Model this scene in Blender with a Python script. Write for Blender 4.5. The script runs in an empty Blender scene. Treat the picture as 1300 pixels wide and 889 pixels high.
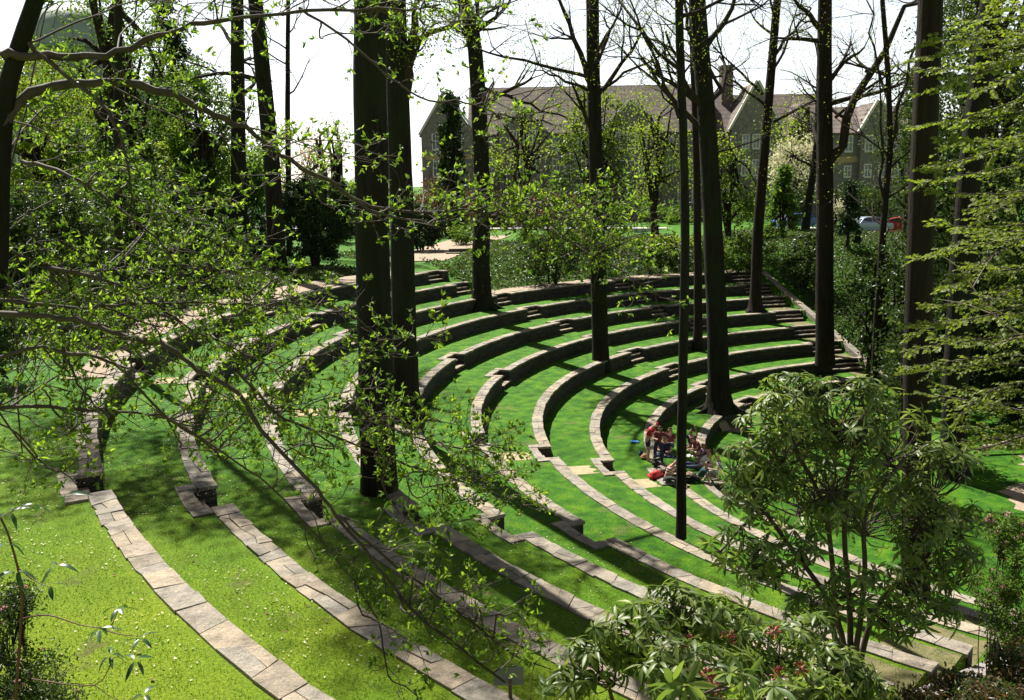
import bpy, bmesh, math, random
import numpy as np
from mathutils import Vector, Matrix
R_ = math.radians
rng = np.random.default_rng(7)
random.seed(7)
scene = bpy.context.scene
COL = scene.collection

# ------------------------------------------------------------------ camera
F, PITCH, ROLL, CAMZ = 1161.804, R_(10.28252), R_(-1.059757), 5.03298
CX, CY = 23.192, 32.560
STEP = .62                                     # height of one terrace
RW = [0, 34.835, 32.861, 30.787, 28.659, 26.537, 24.350, 22.104, 19.933, 17.821, 15.781]   # wall radii, 1 = rim
ZW = [0] + [-(k-1)*STEP for k in range(1, 11)]
A0, A1 = 101.5, 228.7                          # the seating sector in degrees about the stage
cr, sr = math.cos(ROLL), math.sin(ROLL)
cp, sp = math.cos(PITCH), math.sin(PITCH)
def ray(u, v):
    x = (u-650)/F; y = (444.5-v)/F
    x, y = cr*x-sr*y, sr*x+cr*y
    return np.array([x, cp+y*sp, -sp+y*cp])
def at(u, v, Y):
    d = ray(u, v); t = Y/d[1]
    return np.array([d[0]*t, Y, CAMZ+d[2]*t])
cam_d = bpy.data.cameras.new('camera'); cam = bpy.data.objects.new('camera', cam_d); COL.objects.link(cam)
Xv, Uv, Fv = Vector((1,0,0)), Vector((0,sp,cp)), Vector((0,cp,-sp))
rt = Xv*cr + Uv*sr; up = Uv*cr - Xv*sr
m = Matrix((rt, up, -Fv)).transposed().to_4x4(); m.translation = (0,0,CAMZ)
cam.matrix_world = m
cam_d.sensor_width = 36; cam_d.lens = F/1300*36; cam_d.clip_start = .1; cam_d.clip_end = 6000
scene.camera = cam

# ------------------------------------------------------------------ light
SUN_AZ = R_(119); SUN_EL = R_(52)              # direction the light comes from (math azimuth)
w = bpy.data.worlds.new('World'); scene.world = w; w.use_nodes = True
nt = w.node_tree; bg = nt.nodes['Background']
sky = nt.nodes.new('ShaderNodeTexSky'); sky.sky_type = 'NISHITA'; sky.sun_disc = False
sky.sun_elevation = SUN_EL; sky.sun_rotation = R_(90)-SUN_AZ
sky.dust_density = 1.0; sky.air_density = 1.0; sky.ozone_density = 1.0
hs_ = nt.nodes.new('ShaderNodeHueSaturation'); hs_.inputs['Saturation'].default_value = .35; hs_.inputs['Value'].default_value = 1.1
nt.links.new(sky.outputs[0], hs_.inputs['Color']); tcw = nt.nodes.new('ShaderNodeTexCoord'); sxw = nt.nodes.new('ShaderNodeSeparateXYZ'); nt.links.new(tcw.outputs['Generated'], sxw.inputs[0])
hz = nt.nodes.new('ShaderNodeMapRange'); nt.links.new(sxw.outputs[2], hz.inputs[0]); hz.inputs[1].default_value = .12; hz.inputs[2].default_value = .5; hz.inputs[3].default_value = 1.5; hz.inputs[4].default_value = .42
vm = nt.nodes.new('ShaderNodeVectorMath'); vm.operation = 'SCALE'; nt.links.new(hs_.outputs[0], vm.inputs[0]); nt.links.new(hz.outputs[0], vm.inputs['Scale'])   # milky haze low, clearer air above
nt.links.new(vm.outputs[0], bg.inputs[0]); bg.inputs[1].default_value = .05
sl = bpy.data.lights.new('sun', 'SUN'); so = bpy.data.objects.new('sun', sl); COL.objects.link(so)
sl.energy = 5; sl.angle = R_(.5); sl.color = (1, .95, .86)
sd = Vector((math.cos(SUN_AZ)*math.cos(SUN_EL), math.sin(SUN_AZ)*math.cos(SUN_EL), math.sin(SUN_EL)))
so.rotation_euler = sd.to_track_quat('Z', 'Y').to_euler()
vs = scene.view_settings; vs.view_transform = 'Standard'; vs.look = 'None'; vs.gamma = 1; vs.use_curve_mapping = False
vs.exposure = 1.25
scene.cycles.max_bounces = 6; scene.cycles.transparent_max_bounces = 8
scene.cycles.diffuse_bounces = 2; scene.cycles.glossy_bounces = 2; scene.cycles.transmission_bounces = 3
scene.cycles.use_denoising = True

# ------------------------------------------------------------------ materials
def mat(name):
    m = bpy.data.materials.new(name); m.use_nodes = True
    return m, m.node_tree, m.node_tree.nodes['Principled BSDF']
def ramp(nt, fac, stops):
    r = nt.nodes.new('ShaderNodeValToRGB'); nt.links.new(fac, r.inputs[0])
    e = r.color_ramp.elements
    while len(e) < len(stops): e.new(.5)
    for i, (p, c) in enumerate(stops):
        e[i].position = p; e[i].color = (*c, 1)
    return r.outputs[0]
def coords(nt, scale=(1,1,1)):
    tc = nt.nodes.new('ShaderNodeTexCoord'); mp = nt.nodes.new('ShaderNodeMapping')
    nt.links.new(tc.outputs['Object'], mp.inputs[0]); mp.inputs['Scale'].default_value = scale
    return mp.outputs[0]
def noise(nt, vec, s, d=4, r=.55):
    n = nt.nodes.new('ShaderNodeTexNoise'); nt.links.new(vec, n.inputs['Vector'])
    n.inputs['Scale'].default_value = s; n.inputs['Detail'].default_value = d; n.inputs['Roughness'].default_value = r
    return n.outputs[0]
def mix(nt, f, a, b, mode='MIX'):
    n = nt.nodes.new('ShaderNodeMix'); n.data_type = 'RGBA'; n.blend_type = mode
    for i, v in ((0, f), (6, a), (7, b)):
        if isinstance(v, (int, float)): n.inputs[i].default_value = v
        elif isinstance(v, tuple): n.inputs[i].default_value = (*v, 1)
        else: nt.links.new(v, n.inputs[i])
    return n.outputs[2]
def bump(nt, h, p, strength=.5, dist=.03):
    b = nt.nodes.new('ShaderNodeBump'); nt.links.new(h, b.inputs['Height'])
    b.inputs['Strength'].default_value = strength; b.inputs['Distance'].default_value = dist
    nt.links.new(b.outputs[0], p.inputs['Normal'])
def rpi(nt):
    g = nt.nodes.new('ShaderNodeNewGeometry'); return g.outputs['Random Per Island']
def simple(name, c, rough=.7, metal=0, var=0, scale=8, bmp=0, spec=.5):
    m, nt, p = mat(name); p.inputs['Roughness'].default_value = rough; p.inputs['Metallic'].default_value = metal
    p.inputs['Specular IOR Level'].default_value = spec
    if var or bmp:
        n = noise(nt, coords(nt), scale)
        if var:
            lo = tuple(x*(1-var) for x in c); hi = tuple(min(1, x*(1+var)) for x in c)
            nt.links.new(ramp(nt, n, [(.3, lo), (.7, hi)]), p.inputs['Base Color'])
        else: p.inputs['Base Color'].default_value = (*c, 1)
        if bmp: bump(nt, n, p, bmp, .02)
    else: p.inputs['Base Color'].default_value = (*c, 1)
    return m
def leafmat(name, cols, trans=.5, rough=.45, spec=.4, tcol=1.6):
    m, nt, p = mat(name)
    c = ramp(nt, rpi(nt), [(i/(len(cols)-1), c) for i, c in enumerate(cols)])
    nt.links.new(c, p.inputs['Base Color']); p.inputs['Roughness'].default_value = rough
    p.inputs['Specular IOR Level'].default_value = spec
    t = nt.nodes.new('ShaderNodeBsdfTranslucent')
    tc = mix(nt, 1.0, c, (tcol, tcol*1.05, tcol*.6), 'MULTIPLY'); nt.links.new(tc, t.inputs[0])
    ms = nt.nodes.new('ShaderNodeMixShader'); ms.inputs[0].default_value = trans
    nt.links.new(p.outputs[0], ms.inputs[1]); nt.links.new(t.outputs[0], ms.inputs[2])
    nt.links.new(ms.outputs[0], nt.nodes['Material Output'].inputs[0])
    return m
M = {}
# grass: mown, patchy, with worn and yellowed areas
m, nt, p = mat('grass_turf'); v = coords(nt)
big = noise(nt, v, .35, 3); med = noise(nt, v, 2.2, 5); fine = noise(nt, v, 26, 6, .75)
c1 = ramp(nt, med, [(.3, (.018, .080, .003)), (.5, (.042, .150, .004)), (.70, (.10, .215, .005))])
c2 = ramp(nt, fine, [(.3, (.25, .30, .22)), (.52, (1, 1, 1)), (.75, (1.9, 1.65, 1.4))])
c = mix(nt, 1.0, c1, c2, 'MULTIPLY')
sx = nt.nodes.new('ShaderNodeSeparateXYZ'); nt.links.new(v, sx.inputs[0])
mr = nt.nodes.new('ShaderNodeMapRange'); nt.links.new(sx.outputs[1], mr.inputs[0])     # the lawn near the old rim is drier
mr.inputs[1].default_value = 21; mr.inputs[2].default_value = 9; mr.inputs[3].default_value = 0; mr.inputs[4].default_value = 1
dry = mix(nt, 1.0, ramp(nt, big, [(.25, (.12, .24, .007)), (.7, (.30, .37, .018))]), c2, 'MULTIPLY')
mm = nt.nodes.new('ShaderNodeMath'); mm.operation = 'MULTIPLY'; mm.use_clamp = True
nt.links.new(mr.outputs[0], mm.inputs[0]); mm.inputs[1].default_value = .75
c = mix(nt, mm.outputs[0], c, dry)
soil = ramp(nt, noise(nt, v, .9, 5, .7), [(.60, (0, 0, 0)), (.70, (.85, .85, .85))])
c = mix(nt, soil, c, mix(nt, fine, (.10, .12, .03), (.16, .13, .06)))
nt.links.new(c, p.inputs['Base Color']); p.inputs['Roughness'].default_value = .85; p.inputs['Specular IOR Level'].default_value = .15
bump(nt, noise(nt, v, 45, 5, .8), p, 1, .04); M['grass'] = m
# dirt
def dirtmat(name, a, b):
    m, nt, p = mat(name); v = coords(nt)
    c = ramp(nt, noise(nt, v, 3, 8, .7), [(.3, a), (.7, b)])
    c = mix(nt, 1.0, c, ramp(nt, noise(nt, v, 40, 4, .7), [(.3, (.6,.6,.6)), (.7, (1.3,1.3,1.3))]), 'MULTIPLY')
    nt.links.new(c, p.inputs['Base Color']); p.inputs['Roughness'].default_value = .95
    bump(nt, noise(nt, v, 18, 6, .7), p, .8, .04); return m
M['dirt'] = dirtmat('packed_dirt', (.24, .185, .13), (.38, .30, .215))
M['litter'] = dirtmat('leaf_litter', (.05, .035, .02), (.15, .10, .065))
M['worn'] = dirtmat('worn_straw', (.26, .21, .11), (.46, .38, .22))
M['olive'] = dirtmat('worn_turf', (.07, .08, .02), (.20, .17, .075))
# flagstone coping
def flag(name, cols, mossy=.25):
    m, nt, p = mat(name); v = coords(nt)
    c = ramp(nt, rpi(nt), [(i/(len(cols)-1), c) for i, c in enumerate(cols)])
    c = mix(nt, 1.0, c, ramp(nt, noise(nt, v, 3.5, 8, .65), [(.3, (.42,.40,.36)), (.48, (.90,.89,.87)), (.7, (1.3,1.24,1.14))]), 'MULTIPLY')
    vo = nt.nodes.new('ShaderNodeTexVoronoi'); vo.feature = 'DISTANCE_TO_EDGE'; nt.links.new(v, vo.inputs[0]); vo.inputs['Scale'].default_value = 1.7
    c = mix(nt, ramp(nt, vo.outputs[0], [(.0, (.22,.22,.22)), (.015, (0,0,0))]), c, (.07, .06, .045))
    mo = ramp(nt, noise(nt, v, 1.6, 6, .7), [(.54, (0,0,0)), (.68, (mossy*1.6,)*3)])
    c = mix(nt, mo, c, (.08, .11, .03))
    nt.links.new(c, p.inputs['Base Color']); p.inputs['Roughness'].default_value = .85
    c2_ = mix(nt, 1.0, c, ramp(nt, noise(nt, v, 38, 6, .75), [(.32, (.62,.60,.58)), (.68, (1.25,1.25,1.22))]), 'MULTIPLY'); nt.links.new(c2_, p.inputs['Base Color'])
    bump(nt, noise(nt, v, 12, 9, .72), p, .9, .05); return m
M['flag'] = flag('flagstone', [(.25,.22,.175), (.34,.295,.23), (.22,.205,.19), (.38,.32,.245), (.28,.235,.18), (.31,.29,.26), (.17,.15,.12)])
M['pathflag'] = flag('path_flagstone', [(.22,.21,.21), (.30,.28,.28), (.26,.24,.24), (.34,.31,.30)], .4)
# dry-laid wall face
m, nt, p = mat('rubble_face'); v = coords(nt, (1, 1, 2.6))
vo = nt.nodes.new('ShaderNodeTexVoronoi'); nt.links.new(v, vo.inputs[0]); vo.inputs['Scale'].default_value = 3.2
ve = nt.nodes.new('ShaderNodeTexVoronoi'); ve.feature = 'DISTANCE_TO_EDGE'; nt.links.new(v, ve.inputs[0]); ve.inputs['Scale'].default_value = 3.2
c = ramp(nt, vo.outputs['Color'], [(.1, (.022,.019,.015)), (.5, (.038,.033,.027)), (.9, (.065,.055,.044))])
c = mix(nt, 1.0, c, ramp(nt, noise(nt, v, 7, 6), [(.3, (.6,.6,.6)), (.7, (1.2,1.2,1.2))]), 'MULTIPLY')
c = mix(nt, ramp(nt, ve.outputs[0], [(0, (1,1,1)), (.06, (0,0,0))]), c, (.025,.02,.016))
nt.links.new(c, p.inputs['Base Color']); p.inputs['Roughness'].default_value = .9
bump(nt, ve.outputs[0], p, .8, .05); M['rubble'] = m
# bark
def bark(name, a, b, sc=7, moss=0):
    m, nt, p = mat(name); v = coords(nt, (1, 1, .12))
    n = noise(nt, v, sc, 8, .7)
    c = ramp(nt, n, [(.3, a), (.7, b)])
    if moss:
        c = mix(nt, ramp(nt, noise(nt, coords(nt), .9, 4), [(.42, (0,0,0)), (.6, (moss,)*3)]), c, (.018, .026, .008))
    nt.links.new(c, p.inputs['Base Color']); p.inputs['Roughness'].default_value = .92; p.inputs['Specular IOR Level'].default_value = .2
    bump(nt, n, p, 1, .16); return m
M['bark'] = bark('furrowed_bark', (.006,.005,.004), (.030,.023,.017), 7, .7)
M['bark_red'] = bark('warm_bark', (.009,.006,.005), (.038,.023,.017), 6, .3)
M['bark_thin'] = bark('smooth_bark', (.02,.015,.011), (.07,.05,.037), 16)
M['twig'] = simple('twig_bark', (.05,.034,.025), .8, var=.4, scale=12)
M['twig_red'] = simple('reddish_bark', (.10,.035,.022), .6, var=.35, scale=12)
M['twig_pale'] = simple('bleached_wood', (.34,.29,.24), .85, var=.3, scale=20)
# leaves
M['spring'] = leafmat('young_magnolia_leaf', [(.04,.09,.014), (.12,.20,.02), (.24,.32,.035), (.03,.065,.013), (.11,.17,.02)], .48, .5, .3, 1.8)
M['springy'] = leafmat('yellow_green_leaf', [(.13,.17,.02), (.20,.25,.03), (.10,.15,.02), (.23,.27,.04)], .5, .5, .3, 1.6)
M['yew'] = leafmat('yew_needles', [(.010,.025,.007), (.022,.045,.010), (.035,.06,.014)], .2, .6, .3)
M['holly'] = leafmat('glossy_shrub_leaf', [(.02,.042,.010), (.045,.075,.016), (.03,.055,.012), (.10,.14,.03)], .3, .45, .35)
M['fresh'] = leafmat('woodland_leaf', [(.05,.10,.02), (.09,.15,.025), (.12,.19,.03), (.04,.08,.015)], .45, .5, .3)
M['rhodo'] = leafmat('rhododendron_leaf', [(.065,.115,.026), (.16,.21,.045), (.045,.08,.02), (.24,.29,.08)], .40, .44, .4, 1.7)
M['rhodo_dark'] = leafmat('dark_rhododendron_leaf', [(.018,.055,.018), (.03,.08,.025), (.04,.095,.025)], .25, .35, .6)
M['ivy'] = leafmat('ivy_leaf', [(.035,.065,.016), (.07,.105,.028), (.10,.135,.045), (.022,.042,.012)], .3, .45, .35)
M['beech'] = leafmat('beech_leaf', [(.11,.15,.02), (.18,.22,.03), (.08,.12,.016)], .5, .5, .3, 1.5)
M['hemlock'] = leafmat('hemlock_needles', [(.035,.06,.012), (.06,.095,.018), (.025,.045,.010)], .3, .6, .3)
M['bronze'] = leafmat('bronze_leaf', [(.10,.055,.028), (.16,.07,.035), (.07,.07,.02), (.055,.03,.018)], .35, .45, .5)
M['white'] = leafmat('white_blossom', [(.62,.58,.52), (.7,.66,.62), (.45,.42,.33)], .35, .7, .2, 1.1)
M['pink'] = leafmat('pink_blossom', [(.55,.25,.33), (.62,.40,.47), (.45,.18,.27)], .4, .6, .2, 1.1)
M['pinktree'] = leafmat('pale_pink_blossom', [(.60,.33,.30), (.5,.35,.28), (.4,.25,.18)], .4, .6, .2, 1.1)
M['seed'] = simple('red_seed_head', (.22,.035,.02), .6, var=.5, scale=60)
M['petal'] = simple('fallen_petals', (.55,.48,.34), .8, var=.3, scale=3)

# ------------------------------------------------------------------ mesh helpers
def link(name, me, m=None, parent=None):
    o = bpy.data.objects.new(name, me); COL.objects.link(o)
    if m is not None: me.materials.append(m)
    if parent is not None: o.parent = parent
    return o
def tag(o, label=None, cat=None, group=None, kind=None):
    if label: o['label'] = label
    if cat: o['category'] = cat
    if group: o['group'] = group
    if kind: o['kind'] = kind
    return o
def empty(name, loc, label, cat, group=None):
    o = bpy.data.objects.new(name, None); COL.objects.link(o); o.location = loc; o.empty_display_size = .2
    return tag(o, label, cat, group)
class MB:
    """collects quads / tris; vertices in world space, build() shifts them to the parent's place"""
    def __init__(s): s.V = []; s.F = []; s.n = 0
    def add(s, v, f):
        v = np.asarray(v, float).reshape(-1, 3); s.V.append(v); s.F.append(np.asarray(f, int)+s.n); s.n += len(v)
    def box(s, x0, x1, y0, y1, z0, z1):
        s.hexa([(x0,y0),(x1,y0),(x1,y1),(x0,y1)], z0, z1)
    def hexa(s, quad, z0, z1):
        """prism on four plan corners; z1 may be four heights"""
        z1 = [z1]*4 if np.isscalar(z1) else z1
        v = [(x, y, z0) for x, y in quad]+[(x, y, z) for (x, y), z in zip(quad, z1)]
        s.add(v, [(3,2,1,0),(4,5,6,7),(0,1,5,4),(1,2,6,5),(2,3,7,6),(3,0,4,7)])
    def poly(s, pts, idx): s.add(pts, idx)
    def tube(s, P, r, n=6, cap=True):
        P = np.asarray(P, float); k = len(P); r = np.broadcast_to(np.asarray(r, float), (k,))
        T = np.gradient(P, axis=0); T /= np.linalg.norm(T, axis=1)[:, None]+1e-9
        a = np.array([0,0,1.]) if abs(T[0][2]) < .9 else np.array([1.,0,0])
        U = np.cross(T, a); U /= np.linalg.norm(U, axis=1)[:, None]+1e-9
        W = np.cross(T, U); th = np.arange(n)/n*2*math.pi
        v = P[:, None]+r[:, None, None]*(U[:, None]*np.cos(th)[None, :, None]+W[:, None]*np.sin(th)[None, :, None])
        i = np.arange(k-1)[:, None]*n; j = np.arange(n)[None]; j2 = (j+1) % n
        f = np.stack([i+j, i+j2, i+n+j2, i+n+j], -1).reshape(-1, 4)
        s.add(v.reshape(-1, 3), f)
        if cap and n <= 8:
            c = s.n; s.add([P[-1]], np.empty((0, 4), int))
            b = c-n; s.F.append(np.array([(b+q, b+(q+1) % n, c, c) for q in range(n)]))
    def build(s, name, m=None, parent=None, smooth=False, origin=None):
        if not s.V: s.add([(0,0,0)]*3, [(0,1,2,2)])
        V = np.concatenate(s.V); Fs = []
        o3 = np.array(origin if origin is not None else (parent.location if parent is not None and parent.parent is None else (parent.parent.location+parent.location if parent is not None else (0,0,0))), float)
        V = V-o3
        me = bpy.data.meshes.new(name)
        Fq = np.concatenate([f if f.shape[1] == 4 else np.c_[f, f[:, -1]] for f in s.F if len(f)])
        tri = Fq[:, 2] == Fq[:, 3]
        cnt = np.where(tri, 3, 4); L = Fq.reshape(-1); keep = np.ones(len(L), bool); keep[3::4] = ~tri
        L = L[keep]; st = np.concatenate([[0], np.cumsum(cnt)[:-1]])
        me.vertices.add(len(V)); me.vertices.foreach_set('co', V.astype(np.float32).ravel())
        me.loops.add(len(L)); me.loops.foreach_set('vertex_index', L.astype(np.int32))
        me.polygons.add(len(cnt)); me.polygons.foreach_set('loop_start', st.astype(np.int32)); me.polygons.foreach_set('loop_total', cnt.astype(np.int32))
        me.polygons.foreach_set('use_smooth', np.full(len(cnt), bool(smooth)))
        me.update(calc_edges=True)
        o = link(name, me, m, parent)
        if parent is None and origin is not None: o.location = origin
        return o
def sst(t): t = np.clip(t, 0, 1); return t*t*(3-2*t)

# ------------------------------------------------------------------ terrain height
def gz(x, y):
    x = np.asarray(x, float); y = np.asarray(y, float)
    r = np.hypot(x-CX, y-CY); th = np.degrees(np.arctan2(y-CY, x-CX)) % 360
    ins = (th >= A0) & (th <= A1)
    # terraces
    z = np.full(r.shape, -6.2)
    for k in range(10, 0, -1):
        z = np.where(r > RW[k]+.12, ZW[k], z)
    far = th < 140.3                           # the two upper terraces stop at this aisle
    bank = -1.24+1.5*sst((r-RW[3]-1.9)/5)
    z = np.where(far & (r > RW[3]+.12), bank, z)
    # hillside beyond both ends of the seating
    hs = -6.2+6.2*np.clip((r-14)/21, 0, 1)
    east = sst((np.abs((th+180) % 360-180)-40)/50)       # 0 towards the east, 1 in the north and south
    hs = hs*east+(1-east)*(-6.2+5.5*sst((r-22)/50))
    dA = np.where(th < A0, A0-th, np.where(th > A1, th-A1, 0))
    dist = r*np.radians(np.minimum(dA, 60))
    slope = -6.2+6.2*np.clip((r-RW[10])/(RW[1]-RW[10]), 0, 1)
    nbank = np.where(th < 165, .5*sst((dist-1.2)/4), 0)
    out = slope*(1-sst((dist-3)/8))+hs*sst((dist-3)/8)+nbank
    z = np.where(ins, z, out)
    d = np.hypot(x, y)
    z = z+3.2*sst((6.6-d)/4.6)*(r > 28)
    return z
# ------------------------------------------------------------------ walls and ground
CAPW = .39
def pol(r, th): return CX+r*math.cos(R_(th)), CY+r*math.sin(R_(th))
AIS = {}
for k in range(1, 11):
    a = []
    if k >= 3: a.append(('end', A0+.2+math.degrees(1.0/RW[k]), 1.9))
    if 3 <= k <= 6: a.append(('a', {3:121.2, 4:121.2, 5:122.3, 6:119.8}[k], 1.2))
    a.append(('b', {1:142.3, 2:142.0, 3:139.9, 4:139.7, 5:139.3, 6:138.9, 7:138.5, 8:137.9, 9:137.9, 10:137.4}[k], 1.25))
    if k <= 6: a.append(('c', {1:166.5, 2:166.0, 3:166.8, 4:165, 5:163.9, 6:164.4}[k], 1.15))
    a.append(('d', 188.9 if k < 9 else 187.5, 1.2))
    if k <= 6: a.append(('e', 209.4, 1.2))
    AIS[k] = a
# ground: one sheet in rings about the stage, with a jump at every wall
tha = np.arange(0, 1440)*.25
nomr, rad = [], []
def ring(r, shift=None):
    nomr.append(r); rad.append(np.full(tha.shape, r) if shift is None else shift)
ring(.01); ring(4); ring(8); ring(11); ring(14); ring(15)
for k in range(10, 0, -1):
    sh_lo = np.full(tha.shape, RW[k]+.10); sh_hi = np.full(tha.shape, RW[k]+.14)
    for _, a, wd in AIS[k]:
        inn = np.abs(tha-a)*math.pi/180*RW[k] < wd/2+.10
        sh_lo[inn] = RW[k]+.60; sh_hi[inn] = RW[k]+.64
    if k < 10: ring((RW[k]+RW[k+1])/2+.45)
    nomr.append(RW[k]+.10); rad.append(sh_lo); nomr.append(RW[k]+.14); rad.append(sh_hi)
for r in [36.2, 37, 37.8, 38.6, 39.4, 40.2, 41, 42, 43, 44.5, 46, 48, 50, 53, 57, 62, 68, 75, 85, 100, 130, 180, 300, 700, 1500, 3500]: ring(r)
th2 = np.radians(tha)
V = []
for n0, rr in zip(nomr, rad):
    xn, yn = CX+n0*np.cos(th2), CY+n0*np.sin(th2)
    V.append(np.stack([CX+rr*np.cos(th2), CY+rr*np.sin(th2), gz(xn, yn)], 1))
V = np.concatenate(V); nT = len(tha); nR = len(nomr)
i = np.arange(nR-1)[:, None]*nT; j = np.arange(nT)[None]; j2 = (j+1) % nT
g = MB(); g.add(V, np.stack([i+j, i+nT+j, i+nT+j2, i+j2], -1).reshape(-1, 4))
tag(g.build('ground', M['grass'], None, False), kind='structure')

def arc_strip(mb, r0, r1, t0, t1, zf, lift=.004, wob=0, n=None, rn=4):
    """thin ground sheet between two radii"""
    n = n or max(2, int(abs(t1-t0)/.5)); T = np.linspace(t0, t1, n+1); pts = []
    w0 = wob*np.interp(T, T[::2] if len(T[::2]) > 1 else T, rng.normal(0, 1, len(T[::2]) if len(T[::2]) > 1 else len(T))); w1 = wob*rng.normal(0, 1, n+1)
    for q in range(rn+1):
        f = q/rn; r = (r0+w0)*(1-f)+(r1+w1)*f
        x, y = CX+r*np.cos(np.radians(T)), CY+r*np.sin(np.radians(T)); pts.append(np.stack([x, y, zf(x, y)+lift], 1))
    P = np.concatenate(pts); a = np.arange(rn)[:, None]*(n+1); b = np.arange(n)[None]
    mb.add(P, np.stack([a+b, a+n+1+b, a+n+2+b, a+b+1], -1).reshape(-1, 4))
mb = MB(); arc_strip(mb, RW[1]+.75, RW[1]+3.0, 143.5, 187, gz, .03, .12, 90, 6)
arc_strip(mb, RW[1]+.5, RW[1]+1.5, 187, 193, gz, .03, .1, 14, 3)
arc_strip(mb, RW[3]+.55, RW[3]+2.1, 102, 139.5, gz, .02, .1, 90, 5)
# path climbing away from the aisle towards the road
P0, P1 = np.array([-6.5, 58.5]), np.array([-2.2, 86.0]); n = 30
for q in range(n):
    a, b = P0+(P1-P0)*q/n, P0+(P1-P0)*(q+1)/n
    for s0, s1 in ((-2.3, -.8), (-.8, .8), (.8, 2.3)):
        pts = [(a[0]+s0, a[1]), (a[0]+s1, a[1]), (b[0]+s1, b[1]), (b[0]+s0, b[1])]
        mb.add([(x, y, float(gz(x, y))+.05) for x, y in pts], [(0,1,2,3)])
tag(mb.build('path', M['dirt']), kind='structure')
# worn straw patches on the aisle
mb = MB()
for k in (1, 2, 3, 6, 7, 8):
    r1 = RW[k]-.05; r0 = RW[k+1]+.62
    c = 189.3; hw = math.degrees(.42/r0)
    arc_strip(mb, r0+.3, r1-.35, c-hw*1.05, c+hw*1.05, lambda x, y, z=ZW[k+1]: np.full(np.shape(x), z), .006, .09, 16, 3)
tag(mb.build('worn_ground', M['worn']), kind='structure'); mb = MB()
for k in (5, 6, 7, 8):
    arc_strip(mb, RW[k+1]+.5, RW[k]-.1, 225.2, 228.5, lambda x, y, z=ZW[k+1]: np.full(np.shape(x), z), .006, .04, 8, 3)
for k in (3, 4, 5, 6, 7, 8, 9):
    arc_strip(mb, RW[k+1]+.8, RW[k]-.1, A0+.3, A0+3.6, lambda x, y, z=ZW[k+1]: np.full(np.shape(x), z), .006, .04, 8, 3)
tag(mb.build('worn_turf', M['olive']), kind='structure')
# bare earth under the trees beyond the stage and round the woodland floor
mb = MB()
for (cx_, cy_, rx, ry, sd_) in ((18.8,30.2,1.6,1.9,1), (21.8,34.6,1.8,1.3,2), (25,28,3.5,3,3), (10.0,40.6,.9,.6,4)):
    r2 = np.random.default_rng(sd_); n = 28; A = np.arange(n)/n*2*math.pi; rr = 1+.22*r2.normal(0, 1, n)
    P = [(cx_, cy_, float(gz(cx_, cy_))+.01)]+[(cx_+rx*a*math.cos(t), cy_+ry*a*math.sin(t), float(gz(cx_+rx*a*math.cos(t), cy_+ry*a*math.sin(t)))+.01) for a, t in zip(rr, A)]
    mb.add(P, [(0, 1+q, 1+(q+1) % n, 1+(q+1) % n) for q in range(n)])
tag(mb.build('bare_earth', M['dirt']), kind='structure')

ORD = {1:'outermost', 2:'second from the top', 3:'third from the top', 4:'fourth from the top', 5:'fifth from the top', 6:'sixth from the top', 7:'seventh from the top',
       8:'eighth from the top, sweeping above the seated group', 9:'ninth from the top, curving right behind the seated group', 10:'lowest and innermost, beside the flaring tree foot'}
WL = {1:'highest curved stone retaining wall, nearest the camera, with the broad sunlit flagstone top', }
def cap_slabs(mb, r0, r1, t0, t1, z, th=.075, along='arc'):
    """row of flagstones; along the arc, or along the radius for the cheeks of a step notch"""
    if along == 'arc':
        L = R_(t1-t0)*r0; s = 0; cuts = [0]
        while True:
            s += rng.uniform(.22, .68)
            if s > L-.35: break
            cuts.append(s)
        cuts.append(L)
        sk = 0; pr = [0, 0]
        for ci, (a, b) in enumerate(zip(cuts[:-1], cuts[1:])):
            ta, tb = t0+math.degrees((a+.006)/r0), t0+math.degrees((b-.006)/r0)
            last = ci == len(cuts)-2; nk = 0 if last else math.degrees(rng.normal(0, .07)/r0)
            j = rng.normal(0, .011, 4); zz = z+rng.uniform(-.010, .010); W = r1-r0
            q0, q1, q2, q3 = (r0+j[0], ta-sk), (r1+j[1], ta+sk), (r1+j[2], tb+nk), (r0+j[3], tb-nk)
            lerp = lambda p, q, f: (p[0]+(q[0]-p[0])*f, p[1]+(q[1]-p[1])*f)
            if rng.random() < .5 and W > .38:      # two stones side by side
                f1, f2 = rng.uniform(.35, .65, 2); g_ = .006/W
                for qa, qb, qc, qd in ((q0, lerp(q0, q1, f1-g_), lerp(q3, q2, f2-g_), q3), (lerp(q0, q1, f1+g_), q1, q2, lerp(q3, q2, f2+g_))):
                    zz = z+rng.uniform(-.010, .010); mb.hexa([pol(*qa), pol(*qb), pol(*qc), pol(*qd)][::-1], zz-th, zz+rng.normal(0, .004, 4))
            else: mb.hexa([pol(*q0), pol(*q1), pol(*q2), pol(*q3)][::-1], zz-th, zz+rng.normal(0, .004, 4))
            sk = nk
    else:
        n = max(1, int((r1-r0)/.5))
        for q in range(n):
            ra, rb = r0+(r1-r0)*q/n+.004, r0+(r1-r0)*(q+1)/n-.004; zz = z+rng.uniform(-.01, .01)
            mb.hexa([pol(ra, t0), pol(rb, t0), pol(rb, t1), pol(ra, t1)][::-1], zz-th, zz)
def core(mb, r0, r1, t0, t1, z0, z1):
    n = max(1, int(math.ceil((t1-t0)/1.0))); T = np.linspace(t0, t1, n+1); P = []
    for t in T:
        for r, z in ((r0, z0), (r0, z1), (r1, z1), (r1, z0)):
            x, y = pol(r, t); P.append((x, y, z))
    f = []
    for q in range(n):
        for s in range(4): f.append((q*4+s, q*4+(s+1) % 4, (q+1)*4+(s+1) % 4, (q+1)*4+s))
    f += [(3,2,1,0), (n*4, n*4+1, n*4+2, n*4+3)]
    mb.add(P, f)
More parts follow.
